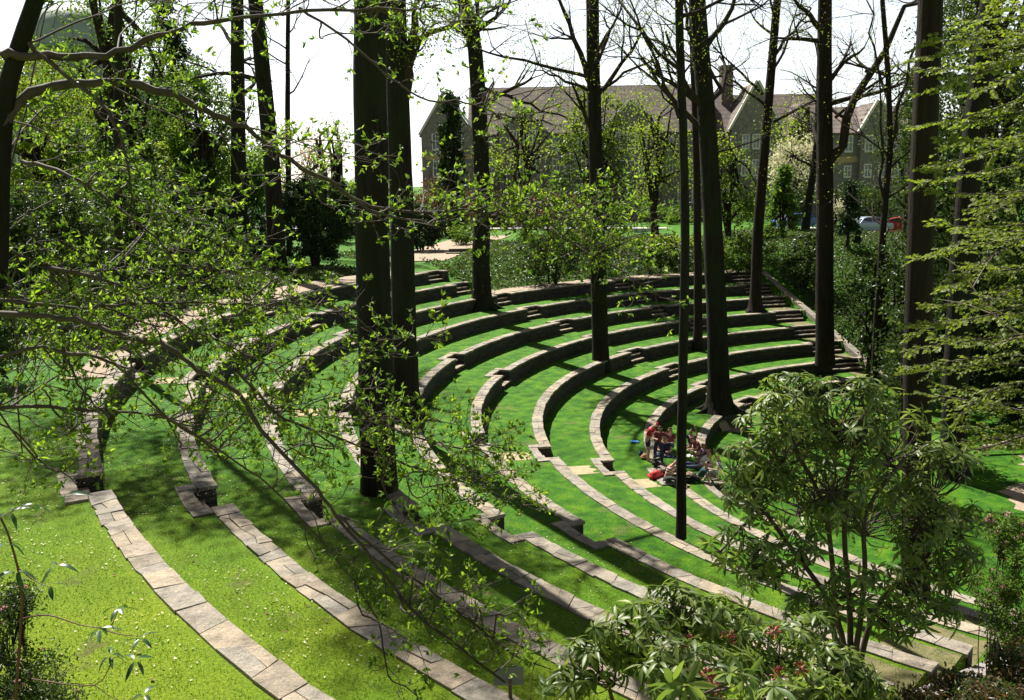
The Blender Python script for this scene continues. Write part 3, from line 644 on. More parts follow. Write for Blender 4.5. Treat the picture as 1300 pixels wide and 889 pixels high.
# name, label, category, u, vtop, vbot, width, Y, leaf
B = [
 # left wood, back to front
 ('woodland_tree', 'hazy olive tree at the far upper left below the dome', 'tree', 60, 66, 330, 220, 66, 'springy', dict(stems=1, shape='tree', dens=.75, px=4.6)),
 ('woodland_tree', 'dark evergreen in the left wood below the domed building, its crown narrowing upward', 'tree', 175, 70, 330, 110, 68, 'yew', dict(stems=1, shape='cone', dens=1.2)),
 ('woodland_tree', 'olive-gold feathery tree left of the pair of slim trunks', 'tree', 250, 150, 330, 110, 66, 'springy', dict(stems=1, shape='tree', dens=.6, px=4)),
 ('pine_tree', 'sparse blue-green pine with open tiers against the sky, left of the slim trunks', 'tree', 236, -30, 330, 100, 72, 'yew', dict(stems=1, shape='cone', dens=.45, px=4.5)),
 ('woodland_tree', 'pale green tree filling the gap between the pair of slim trunks', 'tree', 322, 190, 335, 66, 74, 'fresh', dict(stems=1, shape='tree', dens=.8)),
 ('yew_bush', 'dense blackish yew hedge bush beside the sandy path, right of the slim trunks', 'bush', 405, 222, 358, 96, 57, 'yew', dict(dens=1.6, px=4)),
 ('yew_bush', 'small dark conifer between the thick twin trunks and the sandy path', 'bush', 535, 262, 334, 62, 68, 'yew', dict(dens=1.5, px=4)),
 ('flowering_tree', 'small pale pink blossoming tree behind the thin pole-like tree', 'tree', 400, 172, 250, 70, 90, 'pinktree', dict(stems=3, dens=.25, px=4)),
 ('evergreen_shrub', 'dark broad shrub under the left wood, between the leaning foreground trunk and the slim pair', 'shrub', 255, 270, 392, 130, 46, 'holly', dict(dens=1.2)),
 ('evergreen_shrub', 'wide dark green shrub bank at the left edge behind the foreground twigs', 'shrub', 60, 230, 420, 200, 36, 'holly', dict(dens=1.1)),
 ('leafy_shrub', 'light green thicket in the left wood above the sandy path', 'shrub', 160, 205, 400, 150, 41, 'fresh', dict(dens=.9)),
 ('leafy_shrub', 'glossy low shrub right beside the bend of the sandy path at left', 'shrub', 130, 350, 470, 130, 31, 'holly', dict(dens=.9)),
 ('evergreen_shrub', 'dark shrub mound at the far left edge, low behind the lawn', 'shrub', -10, 380, 530, 120, 24, 'holly', dict(dens=.8)),
 ('evergreen_shrub', 'dark undergrowth between the feet of the two slim trunks at left', 'shrub', 320, 262, 345, 90, 66, 'yew', dict(dens=1.2, px=4.4)),
 ('leafy_shrub', 'olive brush behind the leftmost slim trunk', 'shrub', 262, 225, 335, 90, 70, 'fresh', dict(dens=.9, px=4.4)),
 ('leafy_hedge', 'low hedge closing the view between the slim trunks and the thick twin trunks', 'hedge', 440, 226, 300, 150, 92, 'fresh', dict(dens=1., px=4, stems=7)),
 ('bare_shrub', 'leafless twiggy shrub against the white sky beside the thickest trunk', 'shrub', 425, 140, 300, 70, 82, 'springy', dict(dens=.05, px=3.4, stems=9)),
 ('evergreen_shrub', 'black-green shrub mass low in the left wood behind the leaning nearest trunk', 'shrub', 95, 250, 430, 150, 44, 'yew', dict(dens=1.1, px=5)),
 ('evergreen_shrub', 'dark evergreen mass in the left wood right above the path bend', 'shrub', 210, 225, 395, 110, 50, 'yew', dict(dens=1., px=4.6)),
 ('woodland_tree', 'thinly leafed tall tree beside the dome, its airy crown passing the picture top', 'tree', 165, -60, 330, 150, 62, 'fresh', dict(stems=1, shape='tree', dens=.16, px=4.4)),
 ('woodland_tree', 'mid-height leafy tree just left of the straight slim trunk', 'tree', 268, 75, 330, 90, 64, 'fresh', dict(stems=1, shape='tree', dens=.5, px=4.2)),
 # middle
 ('columnar_conifer', 'narrow dark columnar conifer before the building gable, left of the kinked trunk', 'conifer', 575, 122, 300, 30, 84, 'yew', dict(stems=1, shape='column', dens=2.2, px=4)),
 ('bare_shrub', 'tangle of russet twigs before the building wall, right of the thick twin trunks', 'shrub', 560, 228, 300, 100, 88, 'bronze', dict(dens=.5, px=3.4, stems=8)),
 ('russet_hedge', 'russet hedge along the road in front of the college windows', 'hedge', 680, 245, 284, 160, 103, 'bronze', dict(dens=.7, px=3.4, stems=8)),
 ('holly_tree', 'large dark holly with yellow-green tips around the upright trunk before the building', 'tree', 752, 104, 300, 96, 62, 'holly', dict(stems=1, dens=.62, px=4.2, second=('springy', .35))),
 ('woodland_tree', 'fine-twigged young tree with a haze of yellow buds before the building windows', 'tree', 668, 120, 300, 110, 76, 'springy', dict(stems=1, shape='tree', dens=.07, px=3.2)),
 ('woodland_tree', 'yellow-green leafing tree above the road between the holly and the broad flaring tree', 'tree', 832, 100, 305, 100, 74, 'springy', dict(stems=1, shape='tree', dens=.14, px=3.6)),
 ('evergreen_shrub', 'low black-green shrub bank under the white road kerb at centre right', 'shrub', 850, 301, 350, 120, 64, 'holly', dict(dens=.9, px=4.5, second=('springy', .3))),
 ('evergreen_shrub', 'rounded dark shrub under the holly, against the white road kerb', 'shrub', 745, 299, 342, 110, 67, 'holly', dict(dens=1.2, px=4.2, second=('springy', .25))),
 ('ivy_shrub', 'dark mound of shrubbery on the ivy bank above the rim path', 'shrub', 700, 292, 352, 90, 57.5, 'holly', dict(dens=1.2, px=4.2)),
 ('leafy_shrub', 'light green clump left of the log steps, beyond the sandy path', 'shrub', 515, 290, 322, 46, 76, 'holly', dict(dens=.9, px=3.6)),
 ('leafy_shrub', 'dwarf shrub at the head of the log steps', 'shrub', 590, 284, 316, 34, 74, 'fresh', dict(dens=.8, px=3.6)),
 ('holly_tree', 'leafy yellow-tipped tree between the broad flaring tree and the wavy trunk', 'tree', 925, 170, 330, 84, 66, 'fresh', dict(stems=1, shape='tree', dens=.35, px=4.4, second=('springy', .4))),
 ('evergreen_shrub', 'dark undergrowth at the foot of the wavy-trunked tree', 'shrub', 930, 302, 352, 110, 63, 'fresh', dict(dens=.9, px=4.6)),
 ('flowering_tree', 'white blossoming tree in front of the building dormer, right of the wavy trunk', 'tree', 1008, 165, 300, 66, 80, 'fresh', dict(stems=3, shape='tree', dens=.5, px=3.6, second=('white', .8))),
 ('flowering_shrub', 'small bright white blossoming shrub right of the forked tree', 'shrub', 1063, 232, 268, 18, 84, 'white', dict(dens=.9, px=3.6, zb=None)),
 ('young_conifer', 'light green young conifer below the white blossoming tree', 'conifer', 992, 215, 330, 50, 70, 'fresh', dict(stems=1, shape='cone', dens=1.1, px=4)),
 ('young_conifer', 'blackish small conifer by the parked cars', 'conifer', 1076, 232, 306, 32, 66, 'yew', dict(stems=1, shape='cone', dens=1.8, px=4)),
 ('hemlock_tree', 'soft feathery hemlock spreading in front of the right end of the building', 'tree', 1150, 90, 320, 90, 72, 'hemlock', dict(stems=1, dens=.2, px=4)),
 ('hemlock_tree', 'broad hemlock boughs low behind the thin many-stemmed tree', 'tree', 1092, 236, 288, 90, 92, 'hemlock', dict(stems=1, dens=.9, px=4)),
 ('oak_sapling', 'small yellow-leafed crown poking over the building roof between wavy and forked trunks', 'tree', 1020, 85, 300, 70, 92, 'springy', dict(stems=1, shape='tree', dens=.13, px=4)),
 ('leafy_hedge', 'low green hedge along the foot of the building at right of the chimney', 'hedge', 905, 262, 290, 190, 101, 'fresh', dict(dens=1., px=4, stems=7)),
 # right hillside
 ('laurel_shrub', 'glistening laurel on the hillside directly right of the forked tree', 'shrub', 1112, 300, 385, 66, 47, 'holly', dict(dens=1.1, px=5)),
 ('laurel_shrub', 'glossy laurel bank below the thin many-stemmed tree', 'shrub', 1158, 365, 462, 70, 36, 'holly', dict(dens=1.1, px=5.5)),
 ('laurel_shrub', 'tall glossy laurel between the reddish trunk and the thin many-stemmed tree', 'shrub', 1152, 304, 385, 76, 42, 'holly', dict(dens=1.1, px=5)),
 ('evergreen_shrub', 'dark shrub just right of the wavy trunk, at the head of the sloping kerb', 'shrub', 1020, 296, 352, 56, 60, 'holly', dict(dens=1.2, px=4.6)),
 ('hemlock_tree', 'deep green hemlock wall behind the two massive trunks at far right', 'tree', 1262, -60, 500, 240, 44, 'hemlock', dict(stems=1, dens=.75, px=5)),
 ('hemlock_tree', 'hemlock closing the wood beyond the right edge', 'tree', 1340, 80, 540, 200, 38, 'hemlock', dict(stems=1, dens=.7, px=5.5)),
 ('hemlock_tree', 'mid-green hemlock showing between the reddish trunk and the massive trunk at right', 'tree', 1205, -60, 420, 150, 52, 'hemlock', dict(stems=1, dens=.8, px=4.4)),
 ('yew_bush', 'black-green yew thicket low behind the reddish trunk at right', 'bush', 1225, 330, 520, 170, 47, 'yew', dict(dens=1.3, px=4.6)),
 ('evergreen_shrub', 'dark undergrowth in the far right wood above the fallen branch', 'shrub', 1290, 400, 535, 130, 41, 'yew', dict(dens=1.2, px=5)),
]
for b_ in B:
    nm, lb_, ct, u, vt, vb, wd, Y, lf, kw = b_; bush(nm, lb_, ct, u, vt, vb, wd, Y, lf, **kw)
# far treeline behind the college and dome: reads as one wooded mass
mb = MB(); n = 60000
xx = rng.uniform(-90, 120, n); yb = rng.uniform(128, 150, n)
hh = (6+4*np.sin(xx*.11)+3*np.sin(xx*.31+1)+2*np.sin(xx*.8))*rng.uniform(0, 1, n)**.6
keep = (xx < -26) | (xx > 30)
P = np.stack([xx, yb, hh], 1)[keep]; leaves(mb, P, rdir(len(P)), .5, .35)
tag(mb.build('distant_wood', M['fresh'], origin=(0, 138, 0)), 'hazy line of distant woodland behind the buildings', 'woodland', kind='stuff')
# ivy ground cover
mb = MB(); n = 150000
th = rng.uniform(60, 139.3, n); r = rng.uniform(15, 48, n)**1.0
inn = ((th > A0) & (r > RW[3]+2.0)) | ((th < A0-2.2) & (r > 15))
nn = 50000; th2_ = rng.uniform(144, 190, nn); r2_ = rng.uniform(RW[1]+3.3, RW[1]+16, nn)
n3 = 26000; th3 = rng.uniform(233, 262, n3); r3 = rng.uniform(17, 33.5, n3)
th = np.concatenate([th[inn], th2_, th3]); r = np.concatenate([r[inn], r2_, r3])
x = CX+r*np.cos(np.radians(th)); y = CY+r*np.sin(np.radians(th)); pathx = np.interp(y, [58, 86], [-6.3, -2.2]); ok = ~((np.abs(x-pathx) < 2.6) & (y > 57.5))
hgt = .18+.22*np.abs(np.sin(x*1.3)*np.cos(y*1.1))
x, y, hgt = x[ok], y[ok], hgt[ok]
P = np.stack([x, y, gz(x, y)+rng.uniform(.0, 1, len(x))*hgt], 1); s = np.where(y > 45, .16, .11)
leaves(mb, P, rdir(len(x), .35, .6), s, s*.8)
tag(mb.build('ivy', M['ivy'], origin=(10, 55, -1)), 'ivy and periwinkle covering the banks around the seating', 'ground cover', kind='stuff')
# ------------------------------------------------------------------ buildings
M['stone'] = simple('grey_schist', (.17,.148,.13), .9, var=.3, scale=3, bmp=.4)
m, nt, p = mat('brown_slate'); p.inputs['Roughness'].default_value = .85
bt = nt.nodes.new('ShaderNodeTexBrick'); nt.links.new(coords(nt, (1, 1, 1)), bt.inputs[0]); sx_ = nt.nodes.new('ShaderNodeSeparateXYZ'); cx2 = nt.nodes.new('ShaderNodeCombineXYZ'); nt.links.new(coords(nt), sx_.inputs[0]); nt.links.new(sx_.outputs[0], cx2.inputs[0]); nt.links.new(sx_.outputs[2], cx2.inputs[1]); nt.links.new(cx2.outputs[0], bt.inputs[0])
bt.inputs['Scale'].default_value = 1.; bt.inputs['Brick Width'].default_value = .9; bt.inputs['Row Height'].default_value = .55; bt.inputs['Mortar Size'].default_value = .05
bt.inputs['Color1'].default_value = (.17,.13,.11,1); bt.inputs['Color2'].default_value = (.11,.09,.08,1); bt.inputs['Mortar'].default_value = (.06,.05,.045,1)
nt.links.new(mix(nt, 1.0, bt.outputs[0], ramp(nt, noise(nt, coords(nt), .6, 5), [(.35, (.75,.75,.78)), (.65, (1.2,1.15,1.1))]), 'MULTIPLY'), p.inputs['Base Color']); M['roof'] = m
M['trim'] = simple('pale_limestone', (.55,.52,.46), .8)
M['band'] = simple('tan_bandcourse', (.36,.25,.14), .85)
M['pane'] = simple('window_glass', (.03,.04,.055), .12, spec=.8)
M['brick'] = simple('chimney_brick', (.12,.09,.078), .9, var=.3, scale=6)
BY = 112.; GZ = .32
bX = lambda u: at(u, 200, BY)[0]
bZ = lambda v, u=650: at(u, v, BY)[2]
root = empty('college_building', (bX(800), BY, GZ), 'long grey stone college building with steep brown roofs and gables beyond the road', 'building')
def gable(u0, u1, v_e, v_a, ua, y0, d, coping=None):
    """front-facing gabled bay"""
    x0, x1, xa = bX(u0), bX(u1), bX(ua); ze, za = bZ(v_e, u0), bZ(v_a, ua); y1 = y0+d
    wb = MB(); wb.box(x0, x1, y0, y1, GZ-1, ze)
    wb.add([(x0, y0, ze), (x1, y0, ze), (xa, y0, za), (x0, y0+.3, ze), (x1, y0+.3, ze), (xa, y0+.3, za)], [(0,1,2,2), (3,5,4,4), (0,2,5,3), (1,4,5,2)])
    wb.build('wall', M['stone'], root)
    rb = MB(); o = .25
    rb.add([(x0-.3, y0+.28, ze-.2), (xa, y0+.28, za-.03), (xa, y1, za-.03), (x0-.3, y1, ze-.2)], [(0,1,2,3)])
    rb.add([(x1+.3, y0+.28, ze-.2), (xa, y0+.28, za-.03), (xa, y1, za-.03), (x1+.3, y1, ze-.2)], [(3,2,1,0)])
    rb.build('roof', M['roof'], root)
    cb = MB()
    for xe in (x0-.15, x1+.15):
        dx = (xa-xe); n = np.array([-(za-ze), 0, dx]); n = n/np.linalg.norm(n)*(.16 if dx > 0 else -.16)
        if n[2] < 0: n = -n
        a, b = np.array([xe, 0, ze-.1]), np.array([xa, 0, za+.02]); c, d_ = b+n*1.6, a+n*1.6
        v = [(*(p[[0]]), yy_, p[2]) for yy_ in (y0-.12, y0+.34) for p in (a, b, c, d_)]
        cb.add(v, [(0,1,2,3), (7,6,5,4), (0,4,5,1), (1,5,6,2), (2,6,7,3), (3,7,4,0)])
    cb.build('coping', M[coping or 'trim'], root)
def block(u0, u1, v_e, v_r, y0, d):
    x0, x1 = bX(u0), bX(u1); ze = bZ(v_e, (u0+u1)/2); zr = bZ(v_r, (u0+u1)/2); y1 = y0+d; ym = (y0+y1)/2
    wb = MB(); wb.box(x0, x1, y0, y1, GZ-1, ze)
    wb.add([(x0, y0, ze), (x0, y1, ze), (x0, ym, zr), (x1, y0, ze), (x1, y1, ze), (x1, ym, zr)], [(0,2,1,1), (3,4,5,5)])
    wb.build('wall', M['stone'], root)
    rb = MB(); rb.add([(x0-.3, y0-.45, ze-.25), (x1+.3, y0-.45, ze-.25), (x1+.3, ym, zr+.1), (x0-.3, ym, zr+.1), (x0-.3, y1+.45, ze-.25), (x1+.3, y1+.45, ze-.25),
             (x0-.3, y0-.45, ze-.45), (x1+.3, y0-.45, ze-.45)], [(0,1,2,3), (3,2,5,4), (6,7,1,0)])
    rb.build('roof', M['roof'], root)
def window(u, v0, v1, wpx, y, n=1):
    z0, z1 = bZ(v1, u), bZ(v0, u); x0 = bX(u-wpx/2); x1 = bX(u+wpx/2); t = .13
    f = MB(); f.box(x0-t, x0, y-.07, y+.02, z0-t, z1+t); f.box(x1, x1+t, y-.07, y+.02, z0-t, z1+t)
    f.box(x0, x1, y-.07, y+.02, z1, z1+t); f.box(x0-.1, x1+.1, y-.15, y+.021, z0-t-.08, z0-.001)
    for q in range(1, n+1): xx_ = x0+(x1-x0)*q/(n+1); f.box(xx_-.05, xx_+.05, y-.06, y+.0, z0, z1)
    zm = (z0+z1)/2+.1; f.box(x0, x1, y-.055, y-.005, zm-.04, zm+.04)
    fo = f.build('window', M['trim'], root)
    p_ = MB(); p_.box(x0, x1, y-.03, y-.012, z0, z1); po = p_.build('pane', M['pane'], fo)
    po.location = (0, 0, 0)
block(598, 905, 166, 103, BY, 13); block(900, 1060, 170, 114, BY+.6, 13); block(1052, 1185, 166, 132, BY-1.2, 12)
gable(537, 604, 172, 118, 568, BY-1.4, 9); gable(634, 694, 168, 139, 664, BY-.7, 6); gable(764, 836, 168, 128, 800, BY-.7, 6)
gable(926, 988, 165, 104, 957, BY-.8, 7, 'trim'); gable(1084, 1140, 168, 130, 1104, BY-2.0, 6, 'trim')
# glazed dormer
db = MB(); x0, x1, xa = bX(1000), bX(1036), bX(1017); ze, za = bZ(166, 1017), bZ(128, 1017)
db.add([(x0, BY-.1, ze), (x1, BY-.1, ze), (xa, BY-.1, za), (x0, BY+5, ze), (x1, BY+5, ze), (xa, BY+5, za)], [(0,3,5,2), (1,2,5,4)]); db.build('roof', M['roof'], root)
db = MB(); db.add([(x0+.1, BY, ze), (x1-.1, BY, ze), (xa, BY, za-.15)], [(0,1,2,2)]); dp = db.build('dormer_glass', M['pane'], root)
db = MB()
for f_ in (.2, .4, .6, .8):
    xx_ = x0+(x1-x0)*f_; hh_ = 1-abs(2*f_-1); db.box(xx_-.06, xx_+.06, BY-.08, BY-.01, ze, ze+(za-ze)*hh_*.93)
db.box(x0, x1, BY-.12, BY+.1, ze-.25, ze); db.build('mullion', M['trim'], root)
for ua, v0, v1, wdt in ((935, 78, 118, 15), (577, 120, 150, 9)):
    b = MB(); z0, z1 = bZ(v1, ua), bZ(v0, ua); xa0, xa1 = bX(ua-wdt/2), bX(ua+wdt/2)
    b.box(xa0, xa1, BY+5.5, BY+7.2, z0-2, z1); b.box(xa0-.15, xa1+.15, BY+5.35, BY+7.35, z1, z1+.25); b.build('chimney', M['brick'], root)
b = MB(); b.box(bX(1056), bX(1184), BY-1.26, BY-1.202, bZ(206, 1100), bZ(199, 1100)); b.build('bandcourse', M['band'], root)
b = MB(); b.box(bX(541), bX(600), BY-1.46, BY-1.402, bZ(203, 570), bZ(197, 570)); b.build('bandcourse', M['band'], root)
for u in (555, 583): window(u, 172, 190, 7, BY-1.4); window(u, 206, 224, 7, BY-1.4)
for u in (652, 664, 676): window(u, 167, 183, 7, BY-.7); window(u, 199, 218, 8, BY-.7)
for u in (786, 800, 814): window(u, 170, 188, 9, BY-.7); window(u, 205, 224, 8, BY-.7)
for u in (612, 624, 706, 720, 734, 748, 850, 866, 884): window(u, 176, 190, 7, BY); window(u, 203, 219, 7, BY)
for u in (664, 800, 706, 734, 866, 884): window(u, 236, 256, 8, BY-.7 if u in (664, 800) else BY)
for u in (944, 957, 970): window(u, 172, 188, 7, BY-.8); window(u, 204, 222, 7, BY-.8)
for u in (1004, 1020, 1036): window(u, 182, 196, 7, BY+.6); window(u, 210, 226, 7, BY+.6)
for u in (1072, 1160, 1172): window(u, 174, 192, 8, BY-1.2); window(u, 212, 224, 7, BY-1.2)
for u in (1094, 1112, 1128): window(u, 174, 192, 8, BY-2.0); window(u, 210, 224, 7, BY-2.0)
# ornament scroll on the parapet
b = MB(); c0 = np.array([bX(985), BY-.2, bZ(158, 985)]); A = np.linspace(0, 4.4, 16); b.tube([c0+np.array([math.cos(a)*(.55-.08*a), 0, math.sin(a)*(.55-.08*a)]) for a in A], .22, 6); b.build('scroll', M['trim'], root)

# domed building at far left
DY = 84.; dX = lambda u: at(u, 60, DY)[0]; dZ = lambda v: at(98, v, DY)[2]
M['dome'] = simple('weathered_dome_metal', (.24,.29,.25), .6, var=.12, scale=1.2)
M['dstone'] = simple('grey_green_render', (.17,.20,.18), .9, var=.15, scale=1)
droot = empty('domed_building', (dX(98), DY, .3), 'pale green domed building half hidden by leaves at the upper left', 'building')
dZ = lambda v: at(96, v, DY+6)[2]; cx_, r = at(96, 60, DY+6)[0], 56*(DY+6)/F; zb = dZ(64); b = MB(); n = 40; st = 12
P = []
for q in range(st+1):
    a = q/st*math.pi/2; rr = r*math.cos(a); 
    for j in range(n): t = j/n*2*math.pi; P.append((cx_+rr*math.cos(t), DY+6+rr*math.sin(t), zb+r*.98*math.sin(a)))
b.add(P, [(q*n+j, q*n+(j+1) % n, (q+1)*n+(j+1) % n, (q+1)*n+j) for q in range(st) for j in range(n)]); b.build('dome', M['dome'], droot, True)
b = MB()
for j in range(16):
    t = j/16*2*math.pi; b.tube([(cx_+(r+.03)*math.cos(a)*math.cos(t), DY+6+(r+.03)*math.cos(a)*math.sin(t), zb+(r*.98+.03)*math.sin(a)) for a in np.linspace(0, 1.5, 10)], .06, 4)
b.build('dome_rib', M['dstone'], droot)
def prism(b, x, y, r, z0, z1, n=24):
    t = np.arange(n)/n*2*math.pi; P = [(x+r*math.cos(a), y+r*math.sin(a), z) for z in (z0, z1) for a in t]
    b.add(P, [(j, (j+1) % n, n+(j+1) % n, n+j) for j in range(n)]); b.add([(x, y, z1)]+[(x+r*math.cos(a), y+r*math.sin(a), z1) for a in t], [(0, 1+j, 1+(j+1) % n, 1+(j+1) % n) for j in range(n)])
b = MB(); prism(b, cx_, DY+6, r*1.04, dZ(108), zb); prism(b, cx_, DY+6, r*1.12, zb-.3, zb+.02); b.build('drum', M['dstone'], droot)
dZ = lambda v: at(98, v, DY)[2]
b = MB(); b.box(dX(-30), dX(165), DY, DY+13, -.5, dZ(116)); b.build('wall', M['dstone'], droot)
b = MB(); b.box(dX(-34), dX(169), DY-.4, DY+13.4, dZ(116), dZ(110)); b.box(dX(-31), dX(166), DY-.15, DY-.01, dZ(138), dZ(134)); b.build('cornice', M['trim'], droot)
for u in (20, 60, 98, 136):
    f = MB(); x0, x1, z0, z1 = dX(u-12), dX(u+12), dZ(230), dZ(150); f.box(x0-.2, x0, DY-.1, DY+.05, z0, z1); f.box(x1, x1+.2, DY-.1, DY+.05, z0, z1); f.box(x0-.2, x1+.2, DY-.1, DY+.051, z1, z1+.25); f.box((x0+x1)/2-.05, (x0+x1)/2+.05, DY-.07, DY-.01, z0, z1)
    fo = f.build('window', M['trim'], droot); p_ = MB(); p_.box(x0, x1, DY-.05, DY-.015, z0, z1); po = p_.build('pane', M['pane'], fo)

# ------------------------------------------------------------------ cars
M['tyre'] = simple('tyre', (.02,.02,.02), .8); M['rim'] = simple('rim', (.4,.4,.4), .4, .6); M['lamp'] = simple('lamp_glass', (.6,.6,.58), .2); M['tail'] = simple('tail_lamp', (.35,.02,.02), .3)
def car(x, y, rz, paint, label):
    z = float(gz(x, y))+.02; root = empty('parked_car', (x, y, z), label, 'car', 'cars parked beyond the hillside'); root.rotation_euler[2] = rz
    # local coordinates: build at origin then parent
    prof = [(-2.2,.35), (-2.25,.62), (-2.15,.86), (-1.55,.93), (-1.0,1.38), (-.55,1.46), (.45,1.45), (.85,1.36), (1.35,.98), (2.1,.86), (2.25,.66), (2.2,.35)]
    def loft(prof, ws):
        b = MB(); n = len(prof); P = []
        for s, w_ in zip((-1, -1, 1, 1), (1, .0, .0, 1)): pass
        P = [(px, -wd, pz) for (px, pz), wd in zip(prof, ws)]+[(px, wd, pz) for (px, pz), wd in zip(prof, ws)]
        f = [(q, q+1, n+q+1, n+q) for q in range(n-1)]+[(n-1, 0, n, 2*n-1)]
        b.add(P, f); h = n//2
        for o_ in (0, n):
            for q in range(n//2-1): 
                a, b2, c, d = o_+q, o_+q+1, o_+n-2-q, o_+n-1-q; b.F.append(np.array([(a, b2, c, d) if o_ else (d, c, b2, a)]))
        return b
    ws = [.84,.86,.86,.84,.66,.62,.62,.66,.82,.84,.84,.82]
    body = loft(prof, ws).build('body', paint, root, False, origin=(0,0,0)); body.location = (0,0,0)
    g = MB()
    for s in (-1, 1):
        q = [(-1.32,.99,.80), (-.93,1.34,.672), (-.05,1.39,.65), (-.05,.99,.80)]; g.add([(a, s*(w_+.012), c) for a, c, w_ in q], [(0,1,2,3)])
        q = [(.03,.99,.80), (.03,1.39,.65), (.78,1.33,.672), (1.2,.99,.79)]; g.add([(a, s*(w_+.012), c) for a, c, w_ in q], [(0,1,2,3)])
    g.add([(-1.50,-.72,.985), (-1.50,.72,.985), (-1.06,.62,1.345), (-1.06,-.62,1.345)], [(0,1,2,3)]); g.add([(1.31,-.74,1.03), (1.31,.74,1.03), (.92,.62,1.345), (.92,-.62,1.345)], [(0,1,2,3)])
    o = g.build('window', M['pane'], root, origin=(0,0,0))
    for px in (-1.4, 1.4):
        for s in (-1, 1):
            t = MB(); t.tube([(px, s*.68, .33), (px, s*.88, .33)], .33, 16); w_ = t.build('wheel', M['tyre'], root, origin=(0,0,0)); w_.location = (0,0,0)
            r_ = MB(); r_.tube([(px, s*.86, .33), (px, s*.892, .33)], .2, 12); r_.add([(px+.2*math.cos(a), s*.892, .33+.2*math.sin(a)) for a in np.arange(12)/12*6.283], [(0,1,2,3),(0,3,4,5),(0,5,6,7),(0,7,8,9),(0,9,10,11)]); r_.build('rim', M['rim'], w_, origin=(0,0,0))
    for px, mm_, nm in ((2.235, 'lamp', 'headlight'), (-2.24, 'tail', 'tail_light')):
        for s in (-1, 1):
            l = MB(); l.box(min(px, px-.05*np.sign(px)), max(px, px-.05*np.sign(px)), s*.62-.14, s*.62+.14, .62, .76); l.build(nm, M[mm_], root, origin=(0,0,0))
CARP = [simple('silver_blue_paint', (.28,.33,.40), .3, .3), simple('red_paint', (.35,.02,.025), .3), simple('blue_paint', (.05,.12,.35), .3)]
p0 = at(1099, 296, 80); car(p0[0], 80, R_(200), CARP[0], 'silver white car half hidden behind the small blackish conifer')
p0 = at(1143, 297, 82); car(p0[0], 82, R_(160), CARP[1], 'red car glimpsed through leaves right of the silver car')
p0 = at(1012, 296, 84); car(p0[0], 84, R_(190), CARP[2], 'blue car glimpsed under the white blossoming tree')

# log steps on the sandy path
M['log'] = simple('dark_log', (.05,.04,.032), .85, var=.4, scale=9, bmp=.5)
c0 = at(585, 326, 64.); root = empty('log_steps', (c0[0], 64, 0), 'low steps of dark squared logs on the sandy path behind the rim', 'steps')
for q in range(3):
    b = MB(); b.box(c0[0]-1.15+.12*q, c0[0]+1.25+.1*q, 63+q*1.05, 63.3+q*1.05, -.02, .20+q*.19); b.build('log', M['log'], root)
    if q < 2:
        b = MB(); b.box(c0[0]-1.1+.12*q, c0[0]+1.2+.1*q, 63.3+q*1.05, 64.05+q*1.05, -.02, .17+q*.19); b.build('tread', M['dirt'], root)
# plant label sign at the bottom edge
M['signm'] = simple('weathered_sign_plate', (.22,.22,.21), .6, .2); M['post'] = simple('sign_post', (.10,.07,.05), .7)
sb_ = at(648, 889, 9.3); zg = float(gz(sb_[0], 9.3)); root = empty('plant_label', (sb_[0], 9.3, zg), 'small grey plant label on a thin stake in the grass at the bottom edge', 'sign')
zt = at(648, 866, 9.3)[2]; b = MB(); b.tube([(sb_[0], 9.3, zg-.1), (sb_[0], 9.3, zt+.05)], .022, 8); b.build('stake', M['post'], root)
b = MB(); a0 = np.array([sb_[0]-.19, 9.28, zt-.02]); b.add([a0, a0+[.34, 0, 0], a0+[.34, .1, .16], a0+[.05, .1, .16], a0+[0, .02, -.02], a0+[.34, .02, -.02], a0+[.34, .12, .14], a0+[.05, .12, .14]], [(0,1,2,3), (7,6,5,4), (0,4,5,1), (1,5,6,2), (2,6,7,3), (3,7,4,0)]); b.build('plate', M['signm'], root)
# fallen wood
M['dead'] = simple('barkless_wood', (.38,.30,.24), .8, var=.3, scale=10)
def fallen(lab, pts, r):
    P = [at(u, v, y) for u, v, y in pts]; b = MB(); b.tube(P, np.linspace(r, r*.5, len(P)), 8)
    for q in range(4):
        i = rng.integers(1, len(P)); d = rng.normal(0, 1, 3); d[2] = abs(d[2])*.5; b.tube(wander(P[i], d, rng.uniform(.5, 1.2), 4, .2)[0], [r*.3, r*.25, r*.2, r*.12, r*.05], 5)
    o = b.build('fallen_branch', M['dead'], None, True, origin=tuple(P[0])); tag(o, lab, 'branch')
fallen('pale broken branch lying across the lawn at the right edge', [(1243, 570, 36.0), (1275, 563, 36.2), (1330, 551, 36.5)], .13)
fallen('bleached forked branch lying above the pale broken one at right', [(1234, 508, 41.), (1270, 512, 40.5), (1330, 512, 40)], .15)
